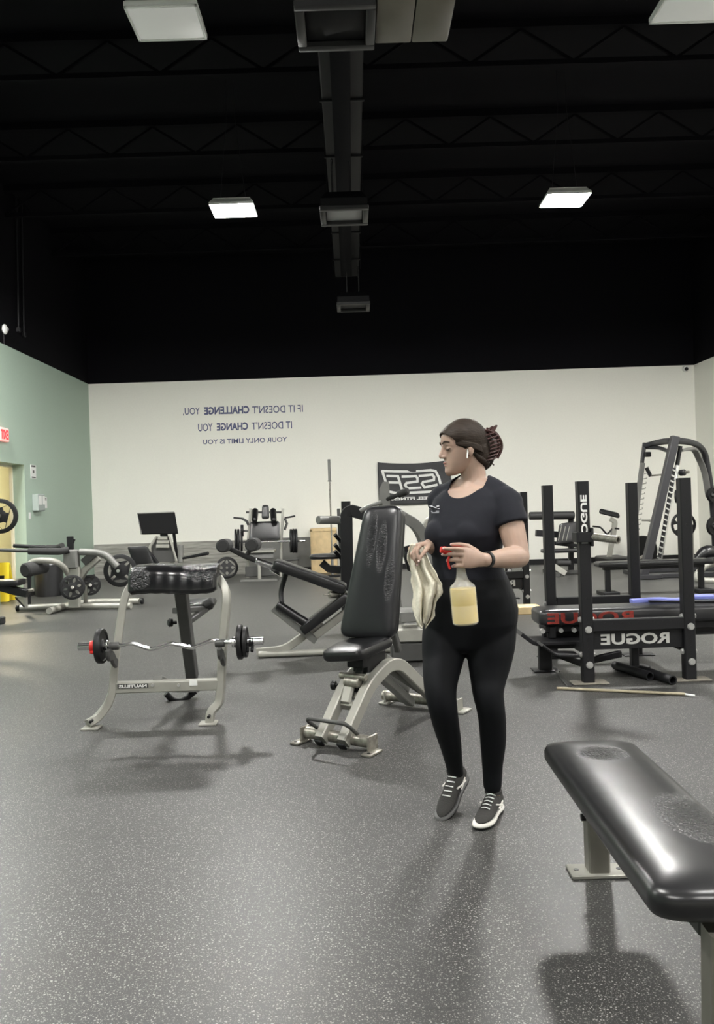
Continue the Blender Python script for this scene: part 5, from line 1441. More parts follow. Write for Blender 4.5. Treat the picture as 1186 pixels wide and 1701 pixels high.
# bench with arched silver legs at the right edge
YR = 12.6
t = thing('arched_bench', (6.0, YR, 0), 'black padded bench with arched silver legs at the right edge, behind the rack', 'bench')
def R1(px, py, dY=0.0): return P(px, py, YR + dY)
b = MB(); b.pad(rpoly([(R1(1150, 0).x, -0.16), (R1(1150, 0).x + 1.3, -0.16), (R1(1150, 0).x + 1.3, 0.16), (R1(1150, 0).x, 0.16)], 0.06), 0.075, Matrix.Translation((0, YR, R1(1170, 935).z))); b.build('seat_pad', 'leather', t)
b = MB(); b.tube(catmull([V((R1(1156, 0).x, YR - 0.1, 0.03)), R1(1158, 962), R1(1166, 945), R1(1186, 936), R1(1210, 940)], 6), 0.05, 12); b.build('arched_leg', 'silver_paint', t)
b = MB(); b.sq([V((R1(1150, 0).x, YR, 0.03)), V((R1(1290, 0).x, YR, 0.03))], 0.08, 0.06); b.build('floor_tube', 'black_metal', t)
b = MB(); b.tube(catmull([V((R1(1290, 0).x, YR - 0.1, 0.03)), R1(1280, 962), R1(1265, 940)], 6), 0.05, 12); b.build('arched_leg', 'silver_paint', t)
b = MB(); b.limb([R1(1158, 930, 0.5), R1(1175, 918, 0.5), R1(1200, 925, 0.5)], [0.07, 0.12, 0.09]); b.build('back_pad', 'leather', t)
# ================================================================== PERSON
YC = 3.42
def remesh(o, size, smooth=2, keep=None):
    """fuse overlapping closed volumes into one skin; evaluated once and stored"""
    m1 = o.modifiers.new('r', 'REMESH'); m1.mode = 'VOXEL'; m1.voxel_size = size; m1.adaptivity = 0
    if smooth:
        m2 = o.modifiers.new('s', 'SMOOTH'); m2.factor = 0.5; m2.iterations = smooth
    dg = bpy.context.evaluated_depsgraph_get()
    me = bpy.data.meshes.new_from_object(o.evaluated_get(dg))
    old = o.data
    mats = [m for m in old.materials]
    o.modifiers.clear()
    o.data = me
    me.materials.clear()
    for m in mats: me.materials.append(m)
    bpy.data.meshes.remove(old)
    me.name = o.name
    me.polygons.foreach_set('use_smooth', [True] * len(me.polygons))
    return o

person = thing('person', (P(790, 1365, 3.4).x, 3.42, 0), 'woman in black t-shirt, leggings and dark trainers walking, head turned left', 'person')
PL = ROOTLOC[person.name][0]

YAW = math.radians(36)
fwd = V((-math.sin(YAW), -math.cos(YAW), 0)); lat = V((math.cos(YAW), -math.sin(YAW), 0))
YH_ = math.radians(24); fwdh = V((-math.sin(YH_), -math.cos(YH_), 0)); lath = V((math.cos(YH_), -math.sin(YH_), 0))

def torso(mb, rows, grow=0.0):
    """rows: (px, py, half lateral, half depth, forward shift, yaw 0..1)"""
    rs = []
    for (px, py, a, b, sh, k) in rows:
        f = (fwd * (1 - k) + fwdh * k).normalized(); l = V((-f.y, f.x, 0))
        c = P(px, py, YC) + f * sh
        c_ = []
        for i in range(32):
            t = 2 * PI * i / 32
            ct, st = math.cos(t), math.sin(t)
            e = 0.86
            u = math.copysign(abs(ct) ** e, ct); v = math.copysign(abs(st) ** e, st)
            c_.append(c + l * (a + grow) * u + f * (b + grow) * v)
        rs.append(c_)
    mb.rings(rs)
# left / right below mean the sides of the picture
T_ROWS = [
    (783, 806, 0.060, 0.050, 0.00, 0), (783, 814, 0.125, 0.075, 0.0, 0), (784, 826, 0.165, 0.092, 0.002, 0), (784, 845, 0.178, 0.108, 0.012, 0),
    (780, 868, 0.168, 0.122, 0.022, 0), (777, 888, 0.165, 0.130, 0.03, 0), (776, 905, 0.156, 0.122, 0.024, 0.1), (777, 925, 0.142, 0.110, 0.012, 0.3), (778, 945, 0.145, 0.108, 0.006, 0.6),
    (779, 965, 0.165, 0.116, 0.0, 0.8), (780, 990, 0.186, 0.130, -0.004, 1), (780, 1012, 0.198, 0.132, -0.012, 1), (779, 1035, 0.196, 0.122, -0.014, 1), (777, 1055, 0.165, 0.100, -0.01, 1), (774, 1072, 0.10, 0.075, 0, 1), (772, 1082, 0.04, 0.05, 0, 1)]
LS, RS_ = P(738, 828, 3.52), P(838, 833, 3.32)      # shoulders
LE, RE = P(738, 915, 3.56), P(862, 925, 3.24)
LWr, RWr = P(712, 906, 3.36), P(806, 930, 3.03)
LHp, RHp = P(741, 1050, 3.47), P(817, 1050, 3.38)
LK, RK = P(733, 1165, 3.33), P(815, 1175, 3.36)
LA, RA = P(757, 1288, 3.56), P(818, 1305, 3.46)

LEG_R = [(820, 1000, 3.42, .092), (818, 1035, 3.42, .102), (815, 1070, 3.41, .103), (813, 1100, 3.40, .092), (811, 1128, 3.38, .076), (811, 1152, 3.36, .065), (815, 1176, 3.36, .0595), (818, 1202, 3.39, .0575), (819, 1235, 3.42, .054), (818, 1270, 3.45, .045), (818, 1304, 3.46, .040)]
LEG_L = [(744, 1000, 3.48, .085), (741, 1035, 3.48, .097), (738, 1070, 3.46, .097), (735, 1100, 3.43, .086), (732, 1128, 3.38, .074), (732, 1152, 3.35, .066), (736, 1178, 3.35, .060), (741, 1204, 3.40, .056), (748, 1235, 3.47, .048), (753, 1262, 3.52, .040), (757, 1284, 3.56, .036)]
def leg(mb, rows, g=0.0):
    mb.limb([P(x, y, Y) for x, y, Y, r in rows], [r + g for x, y, Y, r in rows], n=4, seg=22)
def arm(mb, s, e, w, g=0.0):
    mb.limb([s, s.lerp(e, 0.35), s.lerp(e, 0.7), e], [0.056 + g, 0.055 + g, 0.05 + g, 0.043 + g], n=5, seg=18)
    mb.limb([e, e.lerp(w, 0.3), e.lerp(w, 0.7), w], [0.043 + g, 0.043 + g, 0.033 + g, 0.026 + g], n=5, seg=18)

def hand(mb, wrist, D, N, S, curls, thumb, sc=1.0, spread=0.0):
    """D: wrist to knuckles, N: out of the palm, S: towards the thumb side"""
    D, N = D.normalized(), N.normalized()
    S = (S - D * S.dot(D)).normalized(); N = (N - D * N.dot(D) - S * N.dot(S)).normalized()
    tips = []
    k0 = wrist + D * 0.085 * sc
    # palm
    rs = []
    for (d, wd, th) in ((-0.01, 0.026, 0.019), (0.02, 0.030, 0.019), (0.05, 0.038, 0.017), (0.08, 0.040, 0.014), (0.09, 0.037, 0.010)):
        c = wrist + D * d * sc
        rs.append([c + S * math.cos(2 * PI * i / 16) * wd * sc + N * math.sin(2 * PI * i / 16) * th * sc for i in range(16)])
    mb.rings(rs)
    lens = [(0.040, 0.025, 0.020), (0.045, 0.029, 0.022), (0.042, 0.027, 0.021), (0.033, 0.021, 0.018)]
    for f in range(4):
        off = (0.030 - 0.020 * f)
        p = wrist + D * (0.082 - 0.004 * abs(f - 1)) * sc + S * off * sc
        a = 0
        pts = [p - D * 0.02 * sc, p]
        rr = [0.0088, 0.0088]
        dirb = (D + S * spread * (1.2 - f)).normalized()
        for j, L in enumerate(lens[f]):
            a += curls[f][j]
            d = dirb * math.cos(a) + N * math.sin(a)
            p = p + d * L * sc
            pts.append(p); rr.append((0.0083, 0.0075, 0.0062)[j])
        # straight segments, round joints
        for q0, q1, r0, r1 in zip(pts, pts[1:], rr, rr[1:]):
            mb.cyl(q0, q1, r0 * sc, r1 * sc, seg=10)
            mb.ell(q1, (r1 * sc,) * 3, seg=10, rg=6)
        tips.append((pts[-1], (pts[-1] - pts[-2]).normalized(), N * math.cos(a) - dirb * math.sin(a)))
    # thumb
    p = wrist + D * 0.025 * sc + S * 0.026 * sc + N * 0.006 * sc
    pts = [p]; rr = [0.013, 0.011, 0.0092, 0.0075]
    for L, (u, v, w_) in zip((0.038, 0.032, 0.026), thumb):
        d = (D * u + S * v + N * w_).normalized()
        p = p + d * L * sc; pts.append(p)
    mb.ell(pts[0], (0.013 * sc,) * 3, seg=10, rg=6)
    for q0, q1, r0, r1 in zip(pts, pts[1:], rr, rr[1:]):
        mb.cyl(q0, q1, r0 * sc, r1 * sc, seg=10)
        mb.ell(q1, (r1 * sc,) * 3, seg=10, rg=6)
    tips.append((pts[-1], (pts[-1] - pts[-2]).normalized(), -N))
    return tips

# head frame: looks to the left of the picture, a little towards the camera and down
hy = math.radians(78)
hf = V((-math.sin(hy), -math.cos(hy), -0.10)).normalized()
hl_ = V((math.cos(hy), -math.sin(hy), 0)).normalized()   # towards the far/back side of the frame
hl_ = hf.cross(Z_).normalized()
hu = hl_.cross(hf).normalized()
if hu.z < 0: hu = -hu
HC = P(769, 744, 3.42)
MH = Matrix(((hf.x, hl_.x, hu.x, HC.x), (hf.y, hl_.y, hu.y, HC.y), (hf.z, hl_.z, hu.z, HC.z), (0, 0, 0, 1)))
HS = 1.0
def hp_(x, y, z): return MH @ V((x * HS, y * HS, z * HS))
def hell(mb, c, r, rot=None, seg=20, rg=14):
    R = MH.to_3x3() @ (Euler(rot).to_matrix() if rot else Matrix.Identity(3))
    mb.ell(hp_(*c), [q * HS for q in r], R.to_4x4(), seg, rg)

b = MB()
torso(b, [(r[0], r[1], r[2] - 0.004, r[3] - 0.004, r[4], r[5]) for r in T_ROWS])
# neck
b.limb([P(783, 822, 3.43), P(787, 800, 3.43), P(784, 775, 3.43), hp_(-0.02, 0, -0.02)], [0.075, 0.056, 0.053, 0.055], n=5, seg=20)
b.limb([P(750, 818, 3.49), P(783, 808, 3.44), P(820, 814, 3.36)], [0.034, 0.058, 0.034], n=5, seg=16)
# skull and face
HR = [(-0.110, 0.080, 0.050, 0.010), (-0.103, 0.087, 0.020, 0.026), (-0.090, 0.090, -0.010, 0.038), (-0.075, 0.087, -0.03, 0.047), (-0.058, 0.087, -0.045, 0.054), (-0.040, 0.085, -0.06, 0.060), (-0.020, 0.085, -0.08, 0.065), (0.0, 0.083, -0.09, 0.068),
      (0.018, 0.088, -0.097, 0.070), (0.04, 0.090, -0.10, 0.072), (0.06, 0.085, -0.10, 0.072), (0.08, 0.071, -0.093, 0.066), (0.098, 0.047, -0.078, 0.053), (0.110, 0.015, -0.05, 0.032), (0.114, -0.005, -0.03, 0.012)]
rs = []
for (z, xf, xb2, wd) in HR:
    xm = min(max((xf + xb2) / 2, -0.01), 0.06) if z > -0.08 else (xf + xb2) / 2
    rr_ = []
    for i in range(40):
        t_ = 2 * PI * i / 40
        c_, s_ = math.cos(t_), math.sin(t_)
        a_ = (xf - xm) if c_ > 0 else (xm - xb2)
        rr_.append(hp_(xm + a_ * math.copysign(abs(c_) ** (0.8 if c_ > 0 else 1.0), c_), wd * math.copysign(abs(s_) ** 0.9, s_), z))
    rs.append(rr_)
b.rings(rs)
for s in (-1, 1):
    hell(b, (0.062, s * 0.030, 0.002), (0.021, 0.017, 0.012))
    b.limb([hp_(0.083, s * 0.010, 0.020), hp_(0.079, s * 0.030, 0.024), hp_(0.062, s * 0.047, 0.016)], [0.007, 0.0075, 0.006], n=4, seg=10)
    hell(b, (-0.008, s * 0.071, -0.012), (0.015, 0.008, 0.025), rot=(0, -0.15, s * 0.2))
    hell(b, (-0.002, s * 0.069, -0.032), (0.008, 0.006, 0.010))
    hell(b, (0.093, s * 0.010, -0.029), (0.010, 0.007, 0.006))
b.limb([hp_(0.083, 0, 0.018), hp_(0.091, 0, 0.0), hp_(0.102, 0, -0.020), hp_(0.102, 0, -0.027)], [0.0075, 0.0078, 0.009, 0.008], n=5, seg=12)
hell(b, (0.080, 0, -0.018), (0.016, 0.016, 0.022))
hell(b, (0.083, 0, -0.053), (0.010, 0.019, 0.006))
hell(b, (0.080, 0, -0.065), (0.010, 0.017, 0.006))
hell(b, (0.080, 0, -0.090), (0.012, 0.016, 0.013))
# arms and hands
arm(b, RS_, RE, RWr); arm(b, LS, LE, LWr)
Dr = (P(770, 926, 2.985) - RWr).normalized()
tipsR = hand(b, RWr + Dr * 0.012, Dr + V((0, -0.02, 0)), V((0.15, 1, -0.25)), V((0.05, 0.12, 1)),
     [(0.25, 0.55, 0.35), (0.55, 0.75, 0.45), (0.65, 0.85, 0.5), (0.7, 0.95, 0.5)], [(0.75, 0.55, 0.5), (0.85, 0.15, 0.5), (0.9, -0.05, 0.45)], sc=1.0)
Dl = (P(690, 908, 3.30) - LWr).normalized()
tipsL = hand(b, LWr + Dl * 0.01, Dl, V((0, 0.25, -1)), V((0.1, -1, 0.2)),
     [(0.6, 0.8, 0.4), (0.7, 0.9, 0.5), (0.8, 1.0, 0.5), (0.9, 1.0, 0.5)], [(0.8, 0.3, 0.45), (0.9, 0.0, 0.5), (0.8, -0.3, 0.7)], sc=0.95)
# legs and feet
leg(b, LEG_L, -0.007); leg(b, LEG_R, -0.007)
def foot_axes(ankle, toe):
    d = (toe - ankle); return d
_d = G(800, 1380) - G(828, 1349); _d.z = 0; _d.normalize()
rh = V((RA.x, RA.y, 0)) - _d * 0.052
rt = rh + _d * 0.24
RT = rh.lerp(rt, 0.6); RT.z = 0.035
LT = P(738, 1348, 3.47); LT.z = 0.045
b.limb([RA, V((RA.x, RA.y, 0.065)), RT], [0.032, 0.027, 0.012], n=4)
b.limb([LA, LA.lerp(LT, 0.35), LA.lerp(LT, 0.7)], [0.030, 0.024, 0.014], n=4)
body = b.build('body', 'skin', person)
remesh(body, 0.0036, 3)

M['eye'] = mat('eye', (0.16, 0.12, 0.10), 0.3)
# ---- eyes, brows, lips, nails
b = MB()
for s in (-1, 1):
    pts = [hp_(0.083, s * 0.020, 0.003), hp_(0.0845, s * 0.028, -0.001), hp_(0.080, s * 0.038, -0.001), hp_(0.072, s * 0.046, 0.003)]
    b.tube(catmull(pts, 4), 0.0022, 6)
b.build('eyelashes', 'lash', body)
for s in (-1, 1):
    b = MB(); b.tube(catmull([hp_(0.092, s * 0.014, 0.026), hp_(0.088, s * 0.030, 0.034), hp_(0.072, s * 0.047, 0.028)], 4), 0.0028, 6); b.build('eyebrow', 'hair', body)
    b = MB(); hell(b, (0.0725, s * 0.031, -0.003), (0.0112, 0.0112, 0.004)); b.build('eye', 'eye', body)
b = MB(); hell(b, (0.0845, 0, -0.0535), (0.0095, 0.016, 0.005)); hell(b, (0.0815, 0, -0.065), (0.0095, 0.015, 0.005)); b.build('lips', 'lips', body)
M['nail'] = mat('nail', (0.50, 0.36, 0.33), 0.35)
for tp, d, up in tipsR + tipsL:
    b = MB(); b.ell(tp + d * 0.002 - up * 0.0045, (0.0055, 0.0055, 0.0055), seg=10, rg=6); b.build('nail', 'nail', body)

# ---- hair
b = MB()
hell(b, (-0.012, 0, 0.032), (0.0985, 0.0775, 0.092), seg=40, rg=24)
hell(b, (-0.050, 0, -0.012), (0.060, 0.064, 0.066), seg=30, rg=18)
hell(b, (0.036, 0, 0.046), (0.0625, 0.072, 0.052), seg=36, rg=22)
hell(b, (0.015, 0, 0.045), (0.075, 0.078, 0.068), seg=36, rg=22)
hell(b, (-0.066, 0, -0.036), (0.050, 0.056, 0.060), seg=30, rg=18)
for v in b.bm.verts:
    pass
hair = b.build('hair', 'hair', person)
remesh(hair, 0.005, 2)
def cut(o, pts_co, no):
    bm = bmesh.new(); bm.from_mesh(o.data)
    L = ROOTLOC[o.name][1]
    co = L @ V(pts_co); n = (L.to_3x3() @ V(no)).normalized()
    bmesh.ops.bisect_plane(bm, geom=bm.verts[:] + bm.edges[:] + bm.faces[:], plane_co=co, plane_no=n, clear_outer=True)
    bm.to_mesh(o.data); bm.free()
hn = MH.to_3x3() @ V((0.74, 0, -0.67))
cut(hair, hp_(0.070, 0, 0.050), hn)
sl = hair.modifiers.new('thick', 'SOLIDIFY'); sl.thickness = 0.010; sl.offset = -1
# swept strands in front of and over the ear, twist at the back
b = MB()
for s in (-1, 1):
    for k in range(7):
        z0 = 0.060 - k * 0.005
        b.tube(catmull([hp_(0.078 - 0.004 * k, s * (0.030 + 0.003 * k), z0), hp_(0.045, s * 0.062, 0.036 - k * 0.004), hp_(0.010, s * 0.0735, 0.020 - k * 0.003), hp_(-0.04, s * 0.070, 0.004 - k * 0.004), hp_(-0.085, s * 0.042, -0.02 - 0.004 * k)], 6), 0.0048, 8, scale=[1 - abs(i / 24 - 0.5) * 0.9 for i in range(25)])
b.limb([hp_(-0.05, 0, -0.085), hp_(-0.085, 0, -0.07), hp_(-0.108, 0, -0.03), hp_(-0.115, 0, 0.012), hp_(-0.10, 0, 0.045)], [0.026, 0.034, 0.034, 0.028, 0.014], n=6)
b.limb([hp_(-0.02, 0.058, -0.025), hp_(-0.05, 0.052, -0.055), hp_(-0.08, 0.025, -0.075)], [0.006, 0.013, 0.018], n=5)
b.limb([hp_(-0.02, -0.058, -0.025), hp_(-0.05, -0.052, -0.055), hp_(-0.08, -0.025, -0.075)], [0.006, 0.013, 0.018], n=5)
tw = b.build('hair_twist', 'hair', hair)
remesh(tw, 0.0035, 2)
# claw clip
claw = MB()
for s in (-1, 1):
    claw.tube(catmull([hp_(-0.095, s * 0.028, 0.062), hp_(-0.135, s * 0.034, 0.045), hp_(-0.158, s * 0.034, 0.01), hp_(-0.158, s * 0.032, -0.025), hp_(-0.135, s * 0.03, -0.062)], 5), 0.006, 8)
    for k in range(8):
        f = k / 7
        base = V((-0.128 - 0.030 * math.sin(PI * (f * 0.8 + 0.15)), s * 0.033, 0.048 - 0.105 * f))
        claw.tube(catmull([hp_(*base), hp_(base.x + 0.02, s * 0.048, base.z - 0.004), hp_(base.x + 0.055, s * 0.045, base.z - 0.010)], 4), 0.0042, 6)
claw.tube([hp_(-0.110, -0.02, 0.066), hp_(-0.125, 0, 0.060), hp_(-0.110, 0.02, 0.066)], 0.007, 8)
for s in (-1, 1):
    claw.rings([[hp_(-0.135, s * 0.012, 0.050), hp_(-0.115, s * 0.012, 0.058), hp_(-0.115, s * 0.035, 0.058), hp_(-0.135, s * 0.035, 0.050)], [hp_(-0.155, s * 0.016, 0.074), hp_(-0.150, s * 0.016, 0.078), hp_(-0.150, s * 0.030, 0.078), hp_(-0.155, s * 0.030, 0.074)]])
for s in (-1, 1):
    claw.sq(catmull([hp_(-0.112, s * 0.03, 0.055), hp_(-0.140, s * 0.032, 0.035), hp_(-0.152, s * 0.032, 0.0), hp_(-0.148, s * 0.03, -0.03), hp_(-0.130, s * 0.028, -0.055)], 5), 0.022, 0.005, up=hl_)
claw.tube([hp_(-0.118, 0.03, -0.066), hp_(-0.142, 0.035, -0.088)], 0.003, 6)
o = claw.build('hair_claw', 'claw', person)
o['label'] = 'dark brown toothed claw clip'
b = MB(); b.limb([hp_(0.006, 0.071, -0.014), hp_(0.013, 0.072, -0.045)], [0.004, 0.003], n=3, seg=10)
b.limb([hp_(0.006, -0.071, -0.014), hp_(0.013, -0.072, -0.045)], [0.004, 0.003], n=3, seg=10)
o = b.build('earphones', 'paper', person); o['label'] = 'white earphones'

# ---- t-shirt
b = MB()
torso(b, T_ROWS[0:10], 0.004)
for (s, e, k) in ((RS_, RE, 0.44), (LS, LE, 0.5)):
    b.ell(s, (0.064, 0.064, 0.064)); b.tube(catmull([s + V((0, 0, 0.004)), s.lerp(e, k * 0.5) + V((0.002, 0, 0.0)), s.lerp(e, k) + V((0.004, 0, 0))], 5), 1.0, 24, scale=[0.063 + 0.007 * min(1, q / 6) for q in range(11)])
b.limb([P(730, 832, 3.53), P(760, 814, 3.47), P(783, 806, 3.44), P(812, 812, 3.38), P(845, 836, 3.32)], [0.056, 0.052, 0.058, 0.054, 0.060], n=5, seg=18)
# bust
for sx in (-1, 1):
    c = P(773, 886, YC) + fwd * 0.085 + lat * sx * 0.068
    b.ell(c, (0.072, 0.072, 0.068))
shirt = b.build('t_shirt', 'shirt', person)
remesh(shirt, 0.006, 6)
# neckline: scoop carved round the neck, then the carved bowl is opened
def scoop(o, ctr, radii, rot):
    cb = MB(); cb.ell(ctr, radii, rot, seg=48, rg=32)
    bmesh.ops.transform(cb.bm, matrix=ROOTLOC[o.name][1], verts=cb.bm.verts)
    me = bpy.data.meshes.new('c'); bmesh.ops.recalc_face_normals(cb.bm, faces=cb.bm.faces); cb.bm.to_mesh(me); cb.bm.free()
    c = bpy.data.objects.new('c', me); COL.objects.link(c); c.location = PL
    md = o.modifiers.new('b', 'BOOLEAN'); md.operation = 'DIFFERENCE'; md.object = c; md.solver = 'EXACT'
    bpy.context.view_layer.update()
    new = bpy.data.meshes.new_from_object(o.evaluated_get(bpy.context.evaluated_depsgraph_get()))
    o.modifiers.clear(); o.data = new
    bpy.data.objects.remove(c)
    M3 = (Matrix.Translation(ctr - PL) @ rot.to_4x4()).inverted()
    bm = bmesh.new(); bm.from_mesh(new)
    kill = []
    for f in bm.faces:
        q = M3 @ f.calc_center_median()
        if (q.x / radii[0]) ** 2 + (q.y / radii[1]) ** 2 + (q.z / radii[2]) ** 2 < 1.015:
            kill.append(f)
    bmesh.ops.delete(bm, geom=kill, context='FACES')
    for it in range(12):   # even out the cut edge
        bd = [v for v in bm.verts if any(e.is_boundary for e in v.link_edges)]
        nw = {}
        for v in bd:
            nb_ = [e.other_vert(v).co for e in v.link_edges if e.is_boundary]
            if len(nb_) == 2:
                nw[v] = v.co * 0.4 + (nb_[0] + nb_[1]) * 0.3
        for v, c_ in nw.items():
            v.co = c_
    bm.to_mesh(new); bm.free()
    new.polygons.foreach_set('use_smooth', [True] * len(new.polygons))
nb, nf = P(789, 790, YC) - fwd * 0.045, P(779, 831, YC) + fwd * 0.085
ax_ = (nf - nb); ln_ = ax_.length; ax_.normalize()
rotm = Matrix((lat, ax_, lat.cross(ax_))).transposed()
scoop(shirt, nb.lerp(nf, 0.5), (0.086, ln_ / 2, 0.16), rotm)
sd = shirt.modifiers.new('thick', 'SOLIDIFY'); sd.thickness = 0.003; sd.offset = -1
# chest print
lg = MB()
from mathutils.bvhtree import BVHTree
_bm = bmesh.new(); _bm.from_mesh(shirt.data); _tree = BVHTree.FromBMesh(_bm); _bm.free()
base_l = P(722, 846, 3.42)
M['print_white'] = mat('print_white', (0.42, 0.42, 0.45), 0.7)
def on_shirt(x, z, off):
    o_ = base_l + V((x, -0.6, z)) - PL
    hit, nn, _, _ = _tree.ray_cast(o_, V((0, 1, 0)))
    if hit is None: hit = base_l + V((x, -0.13, z)) - PL
    return hit + PL - V((0, off, 0))
def lq(x, z, w_, h_, sk=0.0):
    c4 = ((x - w_ / 2, z - h_ / 2), (x + w_ / 2, z - h_ / 2 + sk), (x + w_ / 2, z + h_ / 2 + sk), (x - w_ / 2, z + h_ / 2))
    lg.rings([[on_shirt(a_, b_, 0.001) for a_, b_ in c4], [on_shirt(a_, b_, 0.006) for a_, b_ in c4]])
for (x, z, w_, h_, sk) in ((-0.011, 0.012, 0.010, 0.005, 0.003), (0.001, 0.010, 0.010, 0.005, -0.004), (0.012, 0.012, 0.009, 0.006, 0.002), (0.002, 0.002, 0.030, 0.004, 0.0), (0.0, -0.008, 0.028, 0.0035, 0), (0.0, -0.014, 0.026, 0.003, 0)):
    lq(x, z, w_, h_, sk)
lg.build('chest_print', 'print_white', shirt, smooth=False)

# ---- leggings
b = MB()
torso(b, [(r[0], r[1], r[2] + 0.004, r[3] + 0.004, r[4], r[5]) for r in T_ROWS[8:]], 0.0)
leg(b, LEG_L); leg(b, LEG_R)
for s, k in ((P(748, 1035, 3.55), 1), (P(818, 1030, 3.46), 1)):
    b.ell(s, (0.088, 0.075, 0.095))
leggings = b.build('leggings', 'leggings', person)
remesh(leggings, 0.006, 14)

# ---- wristband and watch strap
d = (RWr - RE).normalized(); u = d.orthogonal().normalized(); v = d.cross(u)
b = MB(); c = RWr - d * 0.012
b.lathe(c, d, [(-0.008, 0.027), (-0.008, 0.0315), (0.008, 0.0305), (0.008, 0.026)], seg=24, closed=True)
o = b.build('wristband', 'black_plastic', person)

# ---- shoes
def shoe(heel, toe, mids, label):
    """heel and toe: points of the sole line; builds upper, sole, laces, stripe"""
    d = (toe - heel); L = d.length; d.normalize()
    up = (Z_ - d * d.z).normalized(); side = up.cross(d).normalized()
    m = frame(heel, d, side, up) @ Matrix.Diagonal((1, 0.88, 0.92, 1))
    prof = [(-0.015, 0.026, 0.0), (0.01, 0.036, 0), (0.06, 0.034, 0.0), (0.12, 0.036, 0.004), (0.18, 0.046, 0.008), (0.225, 0.044, 0.006), (0.262, 0.030, -0.002), (0.278, 0.012, -0.006)]
    kx = L / 0.27
    def ringset(z0, z1, g):
        out = []
        for sgn in (1, -1):
            for (x, w_, o_) in (prof if sgn > 0 else reversed(prof)):
                out.append((x * kx + (0.004 if x > 0.2 else -0.004 if x < 0 else 0) * g, (w_ + 0.003 * g) * sgn + o_ * 0.6))
        return out
    ol = rpoly(ringset(0, 0, 1), 0.02, 2)
    b = MB(); b.slab(ol, [(0.004, 0.0), (0, 0.006), (0, 0.010)], m); s1 = b.build('outsole', 'sole_black', person)
    b = MB(); b.slab(ol, [(0.001, 0.010), (-0.002, 0.015), (-0.001, 0.022), (0.003, 0.027)], m); b.build('midsole', mids, person)
    # upper: rings along the shoe
    st = [(-0.014, 0.022, 0.035, 0.085), (0.002, 0.036, 0.028, 0.104), (0.03, 0.041, 0.026, 0.108), (0.065, 0.041, 0.026, 0.108), (0.10, 0.041, 0.026, 0.094), (0.14, 0.043, 0.025, 0.076), (0.18, 0.045, 0.025, 0.060), (0.22, 0.041, 0.025, 0.050), (0.248, 0.031, 0.025, 0.043), (0.265, 0.018, 0.026, 0.036), (0.272, 0.006, 0.027, 0.031)]
    rs = []
    for (x, w_, z0, z1) in st:
        ring = []
        for i in range(20):
            a = 2 * PI * i / 20
            z = (z0 + z1) / 2 + (z1 - z0) / 2 * math.sin(a)
            k = abs(math.cos(a)) ** 0.8 * (1 if math.sin(a) < 0 else (1 - 0.22 * math.sin(a)))
            ring.append(m @ V((x * kx, math.copysign(w_ * k, math.cos(a)) + (0.004 if x > 0.12 else 0), z)))
        rs.append(ring)
    b = MB(); b.rings(rs); upr = b.build('shoe_upper', 'shoe', person); upr['label'] = label
    b = MB()
    for k in range(5):
        x = 0.085 + k * 0.022
        z = 0.103 - k * 0.0085
        b.tube(catmull([m @ V((x * kx, -0.020, z - 0.006)), m @ V(((x + 0.006) * kx, 0.0, z + 0.001)), m @ V((x * kx, 0.022, z - 0.006))], 4), 0.0025, 6)
    b.build('laces', 'paper', upr)
    for s in (-1, 1):
        b = MB(); b.tube([m @ V((0.04 * kx, s * 0.042, 0.045)), m @ V((0.09 * kx, s * 0.0425, 0.058)), m @ V((0.125 * kx, s * 0.040, 0.070))], 0.004, 6); b.tube([m @ V((0.04 * kx, s * 0.042, 0.062)), m @ V((0.10 * kx, s * 0.0435, 0.042))], 0.004, 6); b.build('side_stripe', 'sole_white', upr)
    b = MB(); b.lathe(m @ V((0.048 * kx, 0, 0.096)), up, [(0, 0.037), (0.012, 0.037), (0.014, 0.032), (0.0, 0.031)], seg=20, closed=True); b.build('collar', 'shoe', upr)
rh.z = rt.z = 0.001
rt = rh + (rt - rh).normalized() * 0.235
shoe(rh, rt, 'sole_white', 'grey-brown trainer flat on the floor')
lt = G(738, 1356); lt.z = 0.004
_d = (lt - LA).normalized(); _u = (Z_ - _d * _d.z).normalized(); _d = (lt - (LA - _u * 0.07)).normalized(); _u = (Z_ - _d * _d.z).normalized()
lh = LA - _d * 0.045 - _u * 0.072
lt = lh + (lt - lh).normalized() * 0.25
shoe(lh, lt, 'sole_grey', 'grey trainer with raised heel')
# ankle skin / sock ring on the standing foot
for an in (RA, LA):
    pass

# ================================================================== SPRAY BOTTLE
q = P(769, 948, 3.02)
bo = P(774, 1038, 3.02)
axis = (P(766, 950, 3.02) - bo).normalized()
t = thing('spray_bottle', bo, 'translucent spray bottle of yellow liquid with red trigger head, held by the woman', 'spray bottle')
HB = (P(766, 950, 3.02) - bo).length
k = HB / 0.20
b = MB(); b.lathe(bo, axis, [(0.0, 0.030), (0.002, 0.043), (0.008, 0.0485), (0.07, 0.0495), (0.075, 0.0475), (0.08, 0.0495), (0.135, 0.049), (0.148, 0.044), (0.158, 0.032), (0.172, 0.022), (0.20, 0.017), (0.225, 0.015)], seg=36); b.build('bottle', 'bottle_shell', t)
b = MB(); b.lathe(bo + axis * 0.003, axis, [(0.0, 0.030), (0.002, 0.041), (0.008, 0.0465), (0.134, 0.0465), (0.1341, 0.01)], seg=36); b.build('liquid', 'liquid', t)
hd = bo + axis * 0.225
b = MB(); b.lathe(hd, axis, [(0, 0.017), (0.018, 0.017), (0.02, 0.013), (0.03, 0.012)], seg=20); b.build('cap', 'red_plastic', t)
b = MB(); tq = hd + axis * 0.045
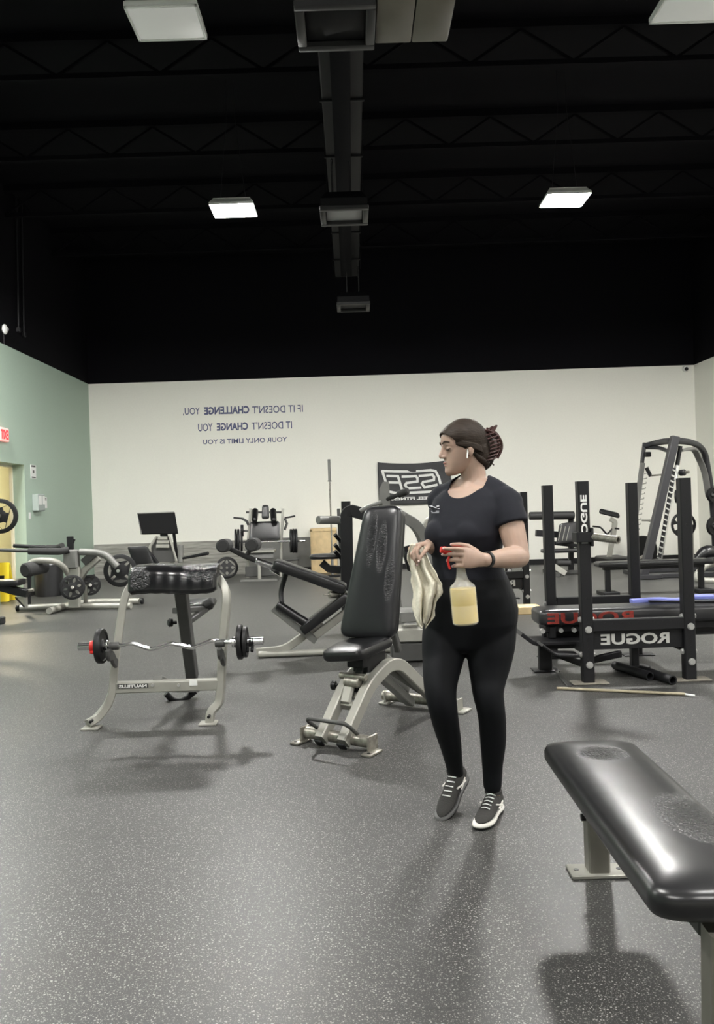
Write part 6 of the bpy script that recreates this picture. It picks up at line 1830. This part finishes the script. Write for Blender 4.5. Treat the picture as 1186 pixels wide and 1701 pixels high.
b.sq([tq + V((0.045, 0, -0.004)), tq, tq + V((-0.06, -0.01, 0.012))], 0.026, 0.028, up=Z_, b=0.006); b.cyl(tq + V((-0.055, -0.01, 0.012)), tq + V((-0.072, -0.012, 0.014)), 0.012, seg=14, bev=0.002); b.build('spray_head', 'red_plastic', t)
b = MB(); b.sq(catmull([tq + V((-0.035, -0.005, -0.005)), tq + V((-0.045, -0.008, -0.03)), tq + V((-0.038, -0.008, -0.06))], 4), 0.018, 0.008, up=X_, b=0.002); b.build('trigger', 'red_plastic', t)

# ================================================================== CLEANING CLOTH
t0 = MB()
YCL = 3.27
outl = [(903, 681, 702), (915, 678, 708), (930, 678, 714), (945, 680, 719), (957, 683, 727), (970, 685, 736), (984, 686, 734), (996, 686, 727), (1010, 687, 724), (1022, 688, 721), (1030, 692, 716), (1040, 699, 708)]
nx = 36
grid = []
rows = []
for (a_, b__) in zip(outl, outl[1:]):
    for k in range(4):
        rows.append([a_[j] + (b__[j] - a_[j]) * k / 4 for j in range(3)])
rows.append(list(outl[-1]))
for j, (y, x0, x1) in enumerate(rows):
    f = j / (len(rows) - 1)
    r_ = []
    for i in range(nx + 1):
        u = i / nx
        amp = 0.006 + 0.024 * min(1, f * 1.6)
        dpt = amp * (math.sin(u * 15 + f * 2.5 + 0.8 * math.sin(f * 6)) * 0.7 + math.sin(u * 29 - f * 4) * 0.3) + 0.02 * math.sin(f * 5 + u * 2)
        edge = 3.0 * math.sin(f * 17) * (1 - abs(2 * u - 1)) * 0 + (2.2 * math.sin(f * 23 + 1) if i in (0, nx) else 0)
        hem = 8 * math.sin(u * 9) * max(0, f - 0.8) * 3
        r_.append(t0.bm.verts.new(P(x0 + (x1 - x0) * u + edge, y + hem, YCL + dpt)))
    grid.append(r_)
for j in range(len(grid) - 1):
    for i in range(nx):
        t0.bm.faces.new((grid[j][i], grid[j][i + 1], grid[j + 1][i + 1], grid[j + 1][i]))
cl = t0.build('cleaning_cloth', 'cloth', angle=180, recalc=False)
sd = cl.modifiers.new('thick', 'SOLIDIFY'); sd.thickness = 0.003
tag(cl, 'crumpled cream cleaning cloth hanging from the hand of the woman', 'cloth')
